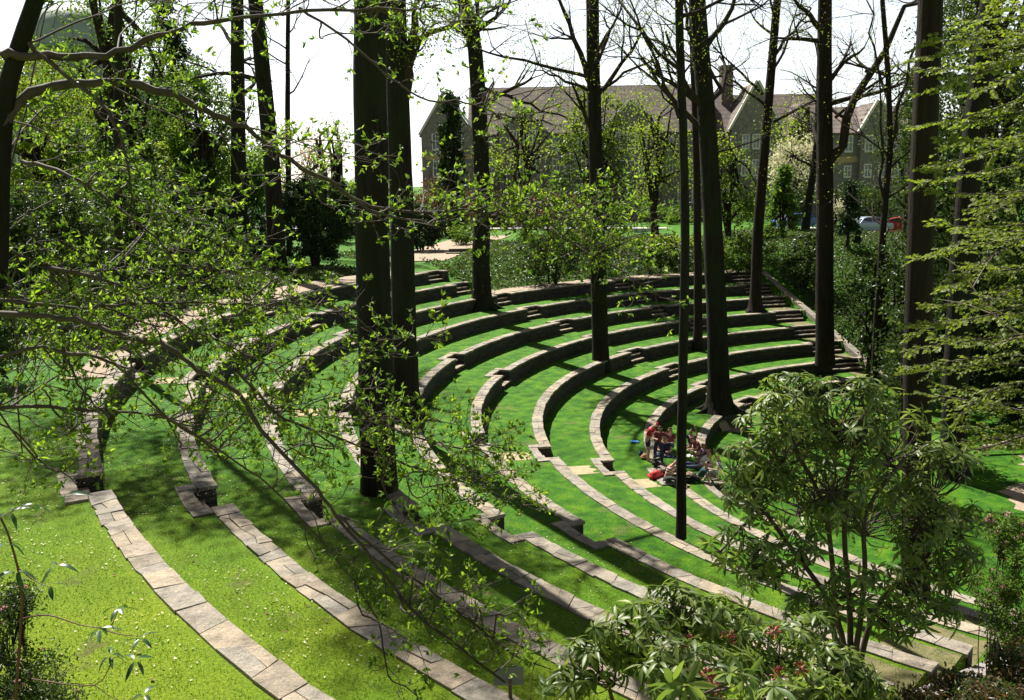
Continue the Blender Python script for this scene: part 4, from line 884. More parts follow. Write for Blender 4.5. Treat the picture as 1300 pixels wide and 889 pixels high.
# ------------------------------------------------------------------ foreground tree with young leaves
def poly(pts, Y0, Y1, jig=.0):
    n = len(pts); return np.array([at(u, v, Y0+(Y1-Y0)*i/(n-1)) for i, (u, v) in enumerate(pts)])
def smooth(P, k=4):
    P = np.asarray(P); s = np.arange(len(P)); t = np.linspace(0, len(P)-1, (len(P)-1)*k+1); out = []
    for tt in t:
        i = min(int(tt), len(P)-2); f = tt-i; p0 = P[max(i-1, 0)]; p1 = P[i]; p2 = P[i+1]; p3 = P[min(i+2, len(P)-1)]
        out.append(.5*((2*p1)+(p2-p0)*f+(2*p0-5*p1+4*p2-p3)*f*f+(3*p1-p0-3*p2+p3)*f**3))
    return np.array(out)
def leafy(wb, LP, LD, P, r0, r1, step=.10, tw=(.10, .42), start=.15, up=.35, cl=4, side=.9):
    """main branch with twigs; collects leaf bases and directions"""
    P = P+rng.normal(0, r0*.22+.002, P.shape)*(np.arange(len(P)) > 0)[:, None]
    wb.tube(P, np.linspace(r0, r1, len(P))*rng.uniform(.88, 1.12, len(P)), 7 if r0 > .015 else 5, cap=False)
    seg = np.linalg.norm(np.diff(P, axis=0), axis=1); s = np.concatenate([[0], np.cumsum(seg)]); L = s[-1]; q = L*start
    while q < L:
        i = min(np.searchsorted(s, q), len(P)-1); p = P[i]; d = P[i]-P[i-1]; d /= np.linalg.norm(d)+1e-9
        nd = d*rng.uniform(.2, 1)+rdir(1)[0]*side+np.array([0, 0, up*rng.uniform(-.3, 1.3)])
        l = rng.uniform(*tw); T, de = wander(p, nd, l, 5, .22, .06); rt = max(.0028, min(r0*.35, .006*l/.3)); wb.tube(T, np.linspace(rt, .0015, 6), 3, cap=False)
        for e in (2, 3, 4):
            if rng.random() < .75:
                T2, d2 = wander(T[e], de+rdir(1)[0]*.8+[0, 0, .2], l*rng.uniform(.2, .5), 3, .2, .05); wb.tube(T2, [rt*.6, rt*.5, rt*.4, .0012], 3, cap=False)
                for c in range(cl): LP.append(T2[-1]); LD.append(d2*.7+rdir(1)[0]*.75+[0, 0, .15])
        for c in range(cl+1): LP.append(T[-1]); LD.append(de*.7+rdir(1)[0]*.75+[0, 0, .15])
        q += step*rng.uniform(.6, 1.4)
wb, tb2, LP, LD = MB(), MB(), [], []
base = at(-60, 700, 6.2); zg = float(gz(base[0], 6.2))
mag = empty('magnolia_tree', (base[0], 6.2, zg), 'nearest leaning tree at the left edge, long boughs of young leaves across the view', 'tree')
TP = smooth(np.array([[base[0], 6.2, zg-.1], at(-42, 560, 6.2), at(-6, 370, 6.2), at(0, 220, 6.2), at(8, 120, 6.25), at(28, 50, 6.3), at(48, -10, 6.35), at(70, -90, 6.5), at(90, -220, 6.8)]))
tb2.tube(TP, np.linspace(.072, .045, len(TP)), 12, cap=False)
mains = [
 ([(2,72),(60,70),(130,72),(200,46),(260,28),(330,20),(450,13),(560,8)], 6.2, 6.9, .030, .007, .13),
 ([(3,160),(40,118),(110,104),(200,112),(260,140),(310,165),(370,205),(430,240),(480,272),(545,282)], 6.2, 7.4, .036, .008, .13),
 ([(28,50),(70,85),(120,125),(150,165),(165,230),(170,300)], 6.3, 6.0, .018, .004, .12),
 ([(28,205),(70,215),(110,235),(150,265),(200,305),(240,360)], 6.2, 5.8, .016, .005, .09),
 ([(-30,378),(60,388),(130,390),(200,384),(290,386),(350,388),(400,393),(450,402)], 5.6, 6.6, .012, .004, .06),
 ([(-20,398),(60,402),(110,410),(170,432),(215,440),(250,470),(300,500),(345,560),(400,620),(440,670),(520,770),(570,812),(640,866)], 5.4, 5.2, .018, .008, .11),
 ([(-30,465),(40,442),(90,448),(130,455),(160,474),(200,520),(260,560),(330,608),(390,665),(450,740)], 5.6, 5.6, .014, .004, .09),
 ([(-30,522),(30,516),(100,520),(150,522),(200,528),(250,555),(290,590)], 5.8, 6.2, .016, .005, .09),
 ([(80,440),(95,480),(112,505),(128,526),(145,530)], 5.8, 5.7, .010, .004, .09),
 ([(300,470),(360,530),(430,556),(520,592),(590,612),(680,648)], 6.0, 7.4, .012, .004, .05),
 ([(430,505),(480,535),(540,560),(600,575),(650,620)], 6.6, 7.4, .010, .004, .05),
 ([(430,240),(470,262),(540,270),(600,268),(660,280),(730,310),(790,345),(830,370)], 7.3, 8.0, .014, .004, .045),
 ([(560,270),(620,250),(680,262),(740,296),(800,330)], 7.6, 8.2, .009, .003, .045),
 ([(380,10),(440,50),(490,95),(545,128),(590,130),(640,150),(700,185)], 6.9, 7.8, .011, .004, .12),
 ([(60,340),(130,355),(190,380),(230,410),(290,440),(350,470)], 5.6, 6.4, .014, .004, .055),
 ([(-20,300),(40,330),(100,345),(160,340),(230,350),(300,375)], 6.4, 7.2, .013, .004, .06),
 ([(430,655),(480,700),(540,745),(600,790),(650,830),(700,850)], 5.2, 5.6, .010, .004, .06),
]
for pts, Y0, Y1, r0, r1, st in mains:
    leafy(wb, LP, LD, smooth(poly(pts, Y0, Y1)), r0, r1, st, start=.1)
anchors = np.concatenate([smooth(poly(p, a, b)) for p, a, b, *_ in mains])
def bough(u, v, Y, Lpx=150, st=.06, ang=None):
    t = at(u, v, Y); c = anchors[(anchors[:, 0] < t[0]+.1)]; c = c if len(c) else anchors
    p = c[np.argmin(np.linalg.norm((c-t)*[1, .6, 1.4], axis=1)+rng.uniform(0, .25, len(c)))]
    a = ang if ang is not None else rng.uniform(-.5, .35); l = Lpx*Y/F/2; d = np.array([math.cos(a), rng.uniform(-.3, .5), math.sin(a)])
    P = smooth([p, (p+t)/2+rng.normal(0, .08, 3), t, t+d*l*.6+rng.normal(0, .04, 3), t+d*l*1.3+rng.normal(0, .05, 3)+[0, 0, -.05]])
    n0 = np.linalg.norm(t-p)/max(.01, np.linalg.norm(P[-1]-p)); leafy(wb, LP, LD, P, .008, .0025, st, (.08, .34), start=min(.6, n0*.5))
for q in range(22): bough(rng.uniform(0, 430), rng.uniform(95, 330), rng.uniform(6, 8.5), 140, .085)
for q in range(34): bough(rng.uniform(-10, 330), rng.uniform(300, 480), rng.uniform(5.6, 7.5), 130, .06)
for q in range(19): bough(rng.uniform(220, 500), rng.uniform(430, 600), rng.uniform(6, 7.5), 120, .055)
for q in range(13): bough(rng.uniform(440, 640), rng.uniform(540, 670), rng.uniform(6.4, 7.4), 90, .05)
for q in range(18): bough(rng.uniform(540, 810), rng.uniform(235, 335), rng.uniform(7.4, 8.2), 90, .05)
for q in range(12): bough(rng.uniform(60, 560), rng.uniform(-30, 60), rng.uniform(6.4, 8), 160, .10)
for q in range(7): bough(rng.uniform(430, 740), rng.uniform(740, 860), rng.uniform(5.1, 5.7), 80, .06, -.4)
for q in range(10): bough(rng.uniform(-20, 120), rng.uniform(460, 620), rng.uniform(5.6, 6.6), 80, .08)
for q in range(4): bough(rng.uniform(590, 680), rng.uniform(60, 200), rng.uniform(7.4, 8), 100, .12)
tb2.build('trunk', M['bark'], mag, True); wb.build('branches', M['twig'], mag, True)
lb = MB(); LP, LD = np.array(LP), np.array(LD); Nn = rng.normal(0, .8, LP.shape)+[0, 0, .6]
leaves_hi(lb, LP, LD, .041*rng.uniform(.6, 1.35, len(LP)), .018*rng.uniform(.7, 1.25, len(LP)), .25, Nn); lo = lb.build('leaves', M['spring'], mag, True)
print('magnolia leaves', len(LP))

# ------------------------------------------------------------------ rhododendrons
def whorl(lb, p, d, n, L, W, droop):
    d = d/np.linalg.norm(d); a = np.cross(d, [0, 0, 1.]) if abs(d[2]) < .95 else np.array([1., 0, 0]); a /= np.linalg.norm(a); b = np.cross(d, a)
    t = np.arange(n)/n*2*math.pi+rng.uniform(0, 1)+rng.normal(0, .18, n); el = rng.uniform(-.25, .55, n)
    D = (a*np.cos(t)[:, None]+b*np.sin(t)[:, None])*np.cos(el)[:, None]+d*np.sin(el)[:, None]; D[:, 2] -= rng.uniform(.0, .45, n)
    leaves_hi(lb, np.repeat(p[None], n, 0)+D*.01, D, L, W, droop, np.repeat(d[None], n, 0)+rng.normal(0, .15, (n, 3)))
def rhodo(name, label, cat, base, blobs, nwh, L, W, leafm='rhodo', stems=None, seeds=0, sr=.03, droop=.35):
    """blobs: (u, v, Y, ru_px, rv_px, weight) masses of foliage"""
    base = np.array(base, float); root = empty(name, tuple(base), label, cat); sb, lb, sd_ = MB(), MB(), MB()
    wts = np.array([b[5] for b in blobs], float); wts /= wts.sum(); tips = []
    stems = stems or [[(0, 0, .6)]]
    SP = []
    for st in stems:
        P = smooth([base+[rng.uniform(-.06, .06), rng.uniform(-.06, .06), -.1]]+[np.array(s) for s in st]); sb.tube(P, np.linspace(sr, sr*.45, len(P)), 8, cap=False); SP.append(P[len(P)//4:])
    SP = np.concatenate(SP)
    for u, v, Y, ru, rv, wgt in blobs:
        c = at(u, v, Y); k = Y/F; n = max(2, int(nwh*wgt/sum(b[5] for b in blobs))); hub = c-[0, 0, rv*k*.45]
        j = SP[np.argmin(np.linalg.norm((SP-hub)*[1, 1, 1.3], axis=1))]; limb = smooth([j, (j+hub)/2+rng.normal(0, .06, 3), hub]); sb.tube(limb, np.linspace(sr*.5, sr*.3, len(limb)), 6, cap=False)
        for q in range(n):
            d = rdir(1, .25)[0]; rad = rng.uniform(.45, 1)**.6; p = c+d*[ru*k*rad, min(ru, rv)*k*rad, rv*k*rad]
            a = limb[rng.integers(len(limb)//3, len(limb))]; mid = (a+p)/2+rng.normal(0, .05, 3)-[0, 0, .03]
            T = smooth([a, mid, p], 3); sb.tube(T, np.linspace(sr*.22, sr*.1, len(T)), 4, cap=False)
            wd = d+[0, 0, .7]+rng.normal(0, .3, 3); whorl(lb, p, wd, rng.integers(6, 11), L, W, droop)
            if rng.random() < .35: whorl(lb, T[-3], wd, 4, L*.9, W, droop)
            tips.append(p)
    sb.build('stems', M['twig'], root, True); lb.build('leaves', M[leafm], root, True)
    return root, tips
def seedhead(root, u, v, Y):
    c = at(u, v, Y); b = MB()
    for q in range(16):
        d = rdir(1, .5)[0]; b.tube([c, c+d*.022, c+d*.036, c+d*.046], [.0015, .002, .0055, .002], 5)
    b.build('seed_head', M['seed'], root)
bz = float(gz(2.75, 7.1)); st_ = lambda pts, Y: [at(u, v, Y) for u, v in pts]
rh, _ = rhodo('rhododendron', 'tall open rhododendron on several dark stems in front of the lower terraces', 'shrub', (2.75, 7.1, bz),
  [(985,555,7.3,70,60,.9),(1050,530,7.4,85,55,1.1),(1130,560,7.4,80,60,1.1),(1190,610,7.3,55,60,.6),(965,625,7.0,50,50,.6),(1010,630,7.3,90,60,1.),(1100,640,7.5,90,60,1.),
   (1180,690,7.2,60,60,.7),(990,520,7.0,40,30,.35),(1100,500,7.2,50,25,.4),(955,700,6.8,50,40,.4),(1150,740,7.0,50,35,.3),(1030,700,6.9,50,40,.3),(915,690,6.7,30,25,.15),(1225,665,7.1,25,45,.2),(1110,770,6.6,35,20,.12),(1010,490,7.3,45,22,.5),(1080,535,7.2,70,45,.8),(960,590,7.1,60,45,.6),(1060,610,7.0,80,50,.8),(1215,720,7.0,35,50,.5),(1030,770,6.7,45,30,.35),(985,735,6.7,45,32,.35),(1140,790,6.7,45,32,.4),(1190,770,6.9,40,35,.35),(1085,740,6.8,40,35,.3),(1165,650,7.0,60,50,.6)], 640, .105, .026,
  stems=[st_([(1072,850),(1062,780),(1055,700),(1045,640),(1010,570)], 7.1), st_([(1078,850),(1078,760),(1072,680),(1078,600),(1100,540)], 7.15), st_([(1084,850),(1092,790),(1098,720),(1100,650),(1150,580)], 7.1),
         st_([(1080,860),(1060,810),(1050,760),(1000,690),(950,620)], 7.0), st_([(1090,850),(1120,760),(1170,720),(1190,650)], 7.2)], sr=.032)
fz = float(gz(1.2, 4.6))
rf, _ = rhodo('rhododendron', 'near rhododendron with red seed heads filling the bottom edge right of centre', 'shrub', (1.15, 4.6, fz),
  [(820,800,4.7,75,50,1.1),(900,785,4.8,60,35,.8),(760,840,4.7,60,35,.6),(880,850,4.2,90,40,1.),(980,830,4.8,70,40,1.),(1060,850,5.0,60,35,.8),(1010,880,4.4,80,30,.8),(930,800,5.1,55,30,.6),(850,758,4.9,40,18,.35),(1020,800,5.2,50,25,.4),(1100,880,5.0,40,25,.4),(720,870,4.6,40,25,.3)], 330, .088, .023,
  stems=[st_([(880,980),(870,900),(850,840)], 4.6), st_([(950,980),(960,900),(980,850)], 4.7), st_([(1000,980),(1030,910),(1060,870)], 4.9), st_([(800,980),(780,900),(770,860)], 4.7)], sr=.02)
for u, v in ((873,815),(868,822),(925,810),(982,803),(898,860),(990,858),(912,875),(1015,850)): seedhead(rf, u, v, 3.9 if v > 850 else 4.4)
# nearest big leaves, out of focus range of the same kind
rn, _ = rhodo('rhododendron', 'closest rhododendron sprig with the largest long leaves, at the bottom edge', 'shrub', (.75, 3.1, float(gz(.75, 3.1))),
  [(865,868,2.9,25,10,.3),(930,862,2.95,25,10,.3),(985,878,3.0,25,10,.4)], 7, .105, .026, stems=[st_([(880,1000),(880,930),(872,885)], 3.0), st_([(960,1000),(965,930),(975,890)], 3.05)], sr=.012, droop=.2)
# dangling dark sprays at lower left
lz = float(gz(-1.9, 3.6)); root = empty('rhododendron', (-1.95, 3.6, lz), 'thin rhododendron stem with a few dark hanging leaf whorls over the lower left lawn', 'shrub'); sb, lb = MB(), MB()
for pts, r in (([(18,980),(20,889),(26,800),(27,745),(14,690),(2,660),(-20,620)], .007), ([(26,786),(60,781),(100,793),(125,797)], .004), ([(125,797),(140,795),(150,775)], .003), ([(125,797),(150,805),(178,808)], .003), ([(40,862),(120,870),(145,835),(160,842)], .003), ([(24,722),(45,738),(62,745)], .003), ([(120,870),(150,889),(180,885)], .002), ([(5,655),(40,640),(72,655)], .002)):
    P = smooth(poly(pts, 3.6, 3.55)); sb.tube(P, np.linspace(r, r*.5, len(P)), 5, cap=False)
for u, v, n in ((127,798,5),(150,772,5),(178,810,5),(140,832,4),(172,838,4),(64,742,4),(72,718,3),(20,725,5),(8,690,5),(12,650,4),(85,628,2),(183,882,3),(45,640,3)):
    whorl(lb, at(u, v, 3.55), np.array([rng.normal(0, .2), rng.normal(0, .2), 1.]), n, .072, .021, .5)
sb.build('stems', M['twig_red'], root, True); lb.build('leaves', M['rhodo_dark'], root, True)

# low flowering shrubs in the bottom corners
def azalea(label, blobs, base, leafm, fl, nleaf, L, nfl, px, second=None):
    root = empty('azalea', tuple(base), label, 'shrub'); sb, lb, fb = MB(), MB(), MB(); base = np.array(base)
    for u, v, Y, ru, rv in blobs:
        c = at(u, v, Y); k = Y/F; nc = 34; d = rdir(nc, .2); C_ = c+d*np.array([ru*k, min(ru, rv)*k*1.2, rv*k])*(rng.uniform(.3, 1, nc)**.5)[:, None]
        for w_ in range(3):
            h_ = c+rng.normal(0, .3, 3)*[ru*k, ru*k*.5, rv*k*.4]-[0, 0, rv*k*.3]; P = smooth([base+rng.normal(0, .05, 3), base*.4+h_*.6+rng.normal(0, .12, 3)-[0, 0, .1], h_], 4); sb.tube(P, np.linspace(.012, .005, len(P)), 5, cap=False)
            for e in C_[w_::3]: T = smooth([P[-3], (P[-1]+e)/2+rng.normal(0, .04, 3), e], 3); sb.tube(T, np.linspace(.005, .0015, len(T)), 3, cap=False)
        i = rng.integers(0, nc, nleaf); leaves(lb, C_[i]+rng.normal(0, .055, (nleaf, 3)), rdir(nleaf, .4), L, L*.45)
        i = rng.integers(0, nc, nfl); 
        for e in C_[i]: q = e+rng.normal(0, .05, 3)+[0, 0, .04]; leaves(fb, np.repeat(q[None], 7, 0), rdir(7, .5), px, px*.8)
    if second:
        l2 = MB()
        for u, v, Y, ru, rv in blobs: c = at(u, v, Y); k = Y/F; n2 = 1300; leaves(l2, c+rdir(n2, .1)*np.array([ru*k, ru*k, rv*k])*(rng.uniform(.2, 1, n2)**.5)[:, None], rdir(n2, .4), L*1.1, L*.5)
        l2.build('new_growth', M[second], root)
    sb.build('stems', M['twig'], root, True); lb.build('leaves', M[leafm], root); fb.build('blossom', M[fl], root)
azalea('low dark small-leaved azalea with pink blossoms in the bottom left corner', [(5,800,7.,40,45),(45,860,7.,40,40),(0,870,6.6,60,40),(20,765,7.2,22,20),(70,895,6.6,35,25),(20,910,6.5,70,30)], (-3.9, 6.9, float(gz(-3.9, 6.9))), 'holly', 'pink', 1500, .035, 6, .03)
azalea('bronze-leaved azalea at the bottom right corner beside the flagged path', [(1225,880,6.0,50,22),(1288,852,6.2,34,34),(1265,895,5.6,60,25),(1165,900,5.8,45,18)], (3.4, 6.0, float(gz(3.4, 6.0))), 'bronze', 'pink', 900, .035, 3, .02, 'holly')
azalea('green azalea with scattered pink blossoms at the right edge under the massive trunk', [(1295,705,13.4,28,45),(1305,770,13,38,34),(1272,672,13.6,22,22),(1258,750,13.2,30,28),(1285,800,12.8,34,24)], (7.4, 13.3, float(gz(7.4, 13.3))), 'fresh', 'pink', 1100, .07, 16, .05)

# ------------------------------------------------------------------ beech sprays at the right edge
root = empty('beech_tree', (*at(1430, 600, 10)[:2], -5.0), 'young beech at the right edge, level sprays of tiny yellow-green leaves', 'tree'); sb, tb3, lb = MB(), MB(), MB()
bx_, by_ = at(1430, 300, 10)[:2]; TPb = np.array([(bx_, by_, -5.5), (bx_, by_, -1), (bx_-.1, by_, 4), (bx_, by_, 9), (bx_, by_, 13)]); tb3.tube(smooth(TPb), np.linspace(.16, .06, 17), 12, cap=False)
LPb, LDb, LNb = [], [], []
for q in range(44):
    v = -20+600*(q+rng.uniform(0, 1))/44; u1 = rng.uniform(1150, 1280) if v < 520 else rng.uniform(1180, 1270); Y = rng.uniform(8.2, 11.8)
    e = at(u1, v, Y); s = np.array([bx_, by_, e[2]+rng.uniform(-.3, .6)]); P = smooth([s, s*.6+e*.4+[0, 0, .12], s*.3+e*.7+[0, 0, .08]+rng.normal(0, .05, 3), e], 6)
    sb.tube(P, np.linspace(.016, .003, len(P)), 5, cap=False); seg = len(P)
    for i in range(int(seg*.22), seg):
        d = P[i]-P[i-1]; d /= np.linalg.norm(d); pr = np.cross(d, [0, 0, 1.]); pr /= np.linalg.norm(pr)
        for sgn in (-1, 1):
            l = rng.uniform(.15, .6)*(1.1-.7*i/seg); T, de = wander(P[i], d*.8+pr*sgn*.8+[0, 0, rng.normal(-.05, .12)], l, 6, .10); sb.tube(T, np.linspace(.004, .0015, 7), 3, cap=False)
            for e_ in range(1, 7):
                for s2 in (-1, 1):
                    if rng.random() < .8: LPb.append(T[e_]); LDb.append(de*.7+np.cross(de, [0, 0, 1.])*s2*.8+[0, 0, -.35]); LNb.append([rng.normal(0, .3), rng.normal(0, .3), 1])
LPb, LDb, LNb = map(np.array, (LPb, LDb, LNb)); leaves(lb, LPb, LDb, .056, .042, .12, LNb+rng.normal(0, .7, LNb.shape))
tb3.build('trunk', M['bark_thin'], root, True); sb.build('branches', M['twig'], root, True); lb.build('leaves', M['beech'], root)
b = MB(); P = smooth(poly([(1330,450),(1300,428),(1262,400),(1235,365),(1215,338),(1190,322)], 9, 9.3)); b.tube(P, np.linspace(.012, .004, len(P)), 6)
for i, (u, v) in ((8, (1190, 380)), (4, (1260, 440)), (12, (1265, 320))): T = smooth([P[i], (P[i]+at(u, v, 9.2))/2+[0, 0, .03], at(u, v, 9.2)]); b.tube(T, np.linspace(.006, .002, len(T)), 4)
b.build('dead_bough', M['dead'], root, True)
print('beech leaves', len(LPb))

# grass blades standing on the nearer terraces
mb = MB(); n = 330000; th = rng.uniform(176, 229, n); r = rng.uniform(22, 40, n); x = CX+r*np.cos(np.radians(th)); y = CY+r*np.sin(np.radians(th))
ok = (y < 23) & (y > 7.4) & (np.abs(x) < y*.62) & (rng.random(n) < np.clip(11/y, .25, 1)**1.5)
for k in range(1, 8):
    d_ = r-RW[k]; ok &= ~((d_ > -.01) & (d_ < .5))
    for _, a, wd in AIS[k]: ok &= ~((np.abs(th-a)*math.pi/180*RW[k] < wd/2+.35) & (d_ > -.1) & (d_ < .98))
x, y = x[ok], y[ok]; print('blades', len(x))
P = np.stack([x, y, gz(x, y)-.004], 1); leaves(mb, P, rdir(len(x), 1.3, .6), .042, .009, .1)
M['blade'] = leafmat('grass_blade', [(.05,.14,.006), (.10,.20,.008), (.17,.25,.014), (.035,.10,.006)], .45, .6, .2, 1.3)
tag(mb.build('grass_blades', M['blade'], origin=(0, 12, 0)), 'short mown grass on the nearer terraces', 'grass', kind='stuff')
M['brownleaf'] = leafmat('dead_leaf', [(.12,.07,.035), (.22,.15,.08), (.30,.24,.14)], .1, .8, .2, 1.)
mb = MB(); n = 5200; th = rng.uniform(103, 228, n); r = rng.uniform(9, 40, n); edge = rng.random(n) < .5; kk = rng.integers(2, 11, n); r = np.where(edge, np.array(RW)[kk]-rng.exponential(.18, n)-.03, r)
ok = ~np.any([(r > RW[k]-.0) & (r < RW[k]+.4) for k in range(1, 11)], axis=0); th, r = th[ok], r[ok]; x = CX+r*np.cos(np.radians(th)); y = CY+r*np.sin(np.radians(th))
leaves(mb, np.stack([x, y, gz(x, y)+.02], 1), rdir(len(x), 0, .2), .07, .045, .15, np.tile([0, 0, 1.], (len(x), 1))+rng.normal(0, .3, (len(x), 3)))
tag(mb.build('leaf_litter', M['brownleaf'], origin=(10, 30, -3)), 'dead leaves blown against the foot of the walls', 'leaf litter', kind='stuff')
# ------------------------------------------------------------------ fallen petals and blades on the lawn
mb = MB(); n = 22000; th = rng.uniform(183, 228, n); r = rng.uniform(20, 41, n); keep = rng.random(n) < np.clip((r-22)/12, .05, 1)*np.clip(1.2*np.sin(th*.9+np.sin(r*1.7)*2)*np.sin(r*2.3+th*.35)+.45, .04, 1); th, r = th[keep], r[keep]
x = CX+r*np.cos(np.radians(th)); y = CY+r*np.sin(np.radians(th)); P = np.stack([x, y, gz(x, y)+.02+.05*((r % 1) < 0)], 1); D = rdir(len(x), 0, .15)
leaves(mb, P, D, rng.uniform(.015, .05, len(x)), .022, .1, np.tile([0, 0, 1.], (len(x), 1))+rng.normal(0, .2, (len(x), 3)))
tag(mb.build('fallen_petals', M['petal'], origin=(0, 12, 0)), 'pale petals and leaf scraps scattered on the near grass', 'petals', kind='stuff')
# ------------------------------------------------------------------ people
SK = [simple('skin_light', (.50,.30,.22), .55), simple('skin_tan', (.36,.20,.13), .55)]
HR = {'brown': simple('brown_hair', (.05,.028,.018), .6), 'auburn': simple('auburn_hair', (.14,.045,.025), .6), 'blond': simple('blond_hair', (.35,.24,.11), .6), 'dark': simple('dark_hair', (.018,.014,.012), .5)}
CL = {n: simple(n+'_cloth', c, .85) for n, c in dict(red=(.42,.018,.025), maroon=(.14,.02,.03), navy=(.015,.022,.07), white=(.72,.72,.70), jeans=(.06,.09,.17), teal=(.01,.07,.075), black=(.015,.015,.017), yellow=(.45,.38,.06), grey=(.33,.33,.32), purple=(.10,.04,.12), khaki=(.33,.27,.18)).items()}
m_, nt, p = mat('striped_cloth'); wv = nt.nodes.new('ShaderNodeTexWave'); wv.bands_direction = 'Z'; wv.inputs['Scale'].default_value = 3.2; nt.links.new(coords(nt), wv.inputs[0])
nt.links.new(ramp(nt, wv.outputs[1], [(.45, (.42,.02,.03)), (.55, (.75,.72,.70))]), p.inputs['Base Color']); CL['striped'] = m_
EYE = simple('eye', (.01,.008,.006), .2); SHOE = simple('shoe_leather', (.03,.025,.022), .6)
def skin_mesh(name, verts, edges, radii, material, parent, sub=1, rootv=0):
    me = bpy.data.meshes.new(name); me.from_pydata([tuple(v) for v in verts], edges, []); o = link(name, me, material, parent)
    md = o.modifiers.new('skin', 'SKIN'); md.use_smooth_shade = True
    for i, v in enumerate(me.skin_vertices[0].data):
        r = radii[i]; v.radius = (r, r) if np.isscalar(r) else r; v.use_root = (i == rootv)
    if sub: s = o.modifiers.new('sub', 'SUBSURF'); s.levels = sub; s.render_levels = sub
    return o
def V3(*a): return np.array(a, float)
def nrm(v): v = np.array(v, float); return v/np.linalg.norm(v)
def person(label, x, y, z, face, hip, lean, legs, arms, top, bottom, hair, skin=0, bare_shin=True, head=(0, 0), sleeves=.16, s=1., longhair=False, cap=None, shoe=True):
    """x, y, z = ground point under the pelvis; face in degrees; hip height; lean = forward pitch and side tilt of the torso.
    legs / arms: for left, right a pair of directions (forward, left, up)"""
    root = empty('person', (x, y, z), label, 'person'); root.rotation_euler[2] = R_(face); root.scale = (s, s, s)
    pel = V3(0, 0, hip); a, b = R_(lean[0]), R_(lean[1]); upv = nrm((math.sin(a), math.sin(b), math.cos(a)*math.cos(b)))
    chest = pel+upv*.30; neck0 = pel+upv*.47; left = nrm(np.cross(upv, (1, 0, 0))) if abs(upv[0]) < .9 else V3(0, 1, 0); left = left if left[1] > 0 else -left
    fwd = np.cross(left, upv); ha = R_(head[0]); hu = nrm(upv*math.cos(ha)+fwd*math.sin(ha)+left*math.sin(R_(head[1]))); hf = nrm(np.cross(left, hu)); hc = neck0+hu*.17
    v = [pel, pel+upv*.14, chest, neck0, neck0+hu*.075, hc-hu*.045+hf*.012, hc+hu*.02, hc+hu*.085-hf*.01]; e = [(i, i+1) for i in range(7)]; r = [.115, .10, .125, .06, .05, .068, .085, .055]
    hands, feet, AR, LG = [], [], [], []
    for sg, (d1, d2) in zip((1, -1), arms):
        q = lambda d: nrm((d[0], d[1]*sg, d[2])); sh = neck0-upv*.035+left*sg*.165; el = sh+q(d1)*.27; wr = el+q(d2)*.24; i = len(v)
        v += [sh, el, wr, wr+q(d2)*.055]; r += [.052, .038, .027, (.034, .018)]; e += [(2, i), (i, i+1), (i+1, i+2), (i+2, i+3)]; AR.append((sh, el, wr, q(d2)))
    for sg, (d1, d2) in zip((1, -1), legs):
        q = lambda d: nrm((d[0], d[1]*sg, d[2])); hp = pel+left*sg*.095-upv*.02; kn = hp+q(d1)*.42; an = kn+q(d2)*.40; i = len(v); ft = nrm((q(d2)[0]*.25+1., 0, -.1 if q(d2)[2] < -.5 else .9)); toe = an+ft*.15
        v += [hp, kn, an, toe]; r += [.088, .058, .037, .035]; e += [(0, i), (i, i+1), (i+1, i+2), (i+2, i+3)]; LG.append((hp, kn, an, toe))
    body = skin_mesh('body', v, e, r, SK[skin], root, 1)
    # fingers, joined to the palm, and the nose and ears belong to the body: fine tubes in one more mesh of the same skin
    fb = MB()
    for sg, (sh, el, wr, d) in zip((1, -1), AR):
        sd = nrm(np.cross(d, upv) if abs(d.dot(upv)) < .9 else left); nn = np.cross(sd, d)
        for j, fl in enumerate((.062, .074, .08, .07)):
            b0 = wr+d*.05+sd*(j-1.5)*.017; fb.tube([b0, b0+d*fl*.5-nn*.004, b0+d*fl*.85-nn*.02, b0+d*fl-nn*.032], [.0088, .008, .007, .005], 6)
        b0 = wr+d*.02+sd*.03; fb.tube([b0-sd*.015, b0+sd*.02+d*.025, b0+sd*.022+d*.055], [.011, .010, .007], 6)
    fb.tube([hc+hf*.070+hu*.01, hc+hf*.098-hu*.018, hc+hf*.075-hu*.026], [.008, .014, .008], 6)
    for sg in (-1, 1): fb.tube([hc+left*sg*.078-hu*.02, hc+left*sg*.09+hu*.005, hc+left*sg*.08+hu*.03], [.008, .014, .008], 6)
    fb.build('hands_and_features', SK[skin], root, True, origin=(0, 0, 0))
    for sg in (-1, 1):
        eb = MB(); c = hc+hf*.076+left*sg*.032+hu*.01; eb.tube([c-hf*.01, c+hf*.006], [.012, .007], 8); eb.build('eye', EYE, root, True, origin=(0, 0, 0))
    # clothes
    v = [pel+upv*.02, pel+upv*.15, chest, neck0-upv*.01]; r = [.128, .122, .142, .07]; e = [(0,1),(1,2),(2,3)]
    for sh, el, wr, d in AR:
        i = len(v); v += [sh, sh+nrm(el-sh)*sleeves]; r += [.064, .054]; e += [(2, i), (i, i+1)]
        if sleeves > .27: v += [el, el+nrm(wr-el)*.18]; r[-1] = .052; r += [.048, .040]; v[i+1] = (sh+el)/2; e += [(i+1, i+2), (i+2, i+3)]
    skin_mesh('shirt', v, e, r, CL[top], root, 1)
    v = [pel+upv*.06, pel-upv*.01]; r = [.126, .126]; e = [(0, 1)]
    for hp, kn, an, toe in LG:
        i = len(v)
        if bare_shin: v += [hp, hp+(kn-hp)*.8]; r += [.098, .078]; e += [(1, i), (i, i+1)]
        else: v += [hp, kn, kn+(an-kn)*.92]; r += [.098, .068, .05]; e += [(1, i), (i, i+1), (i+1, i+2)]
    skin_mesh('trousers', v, e, r, CL[bottom], root, 1, 1)
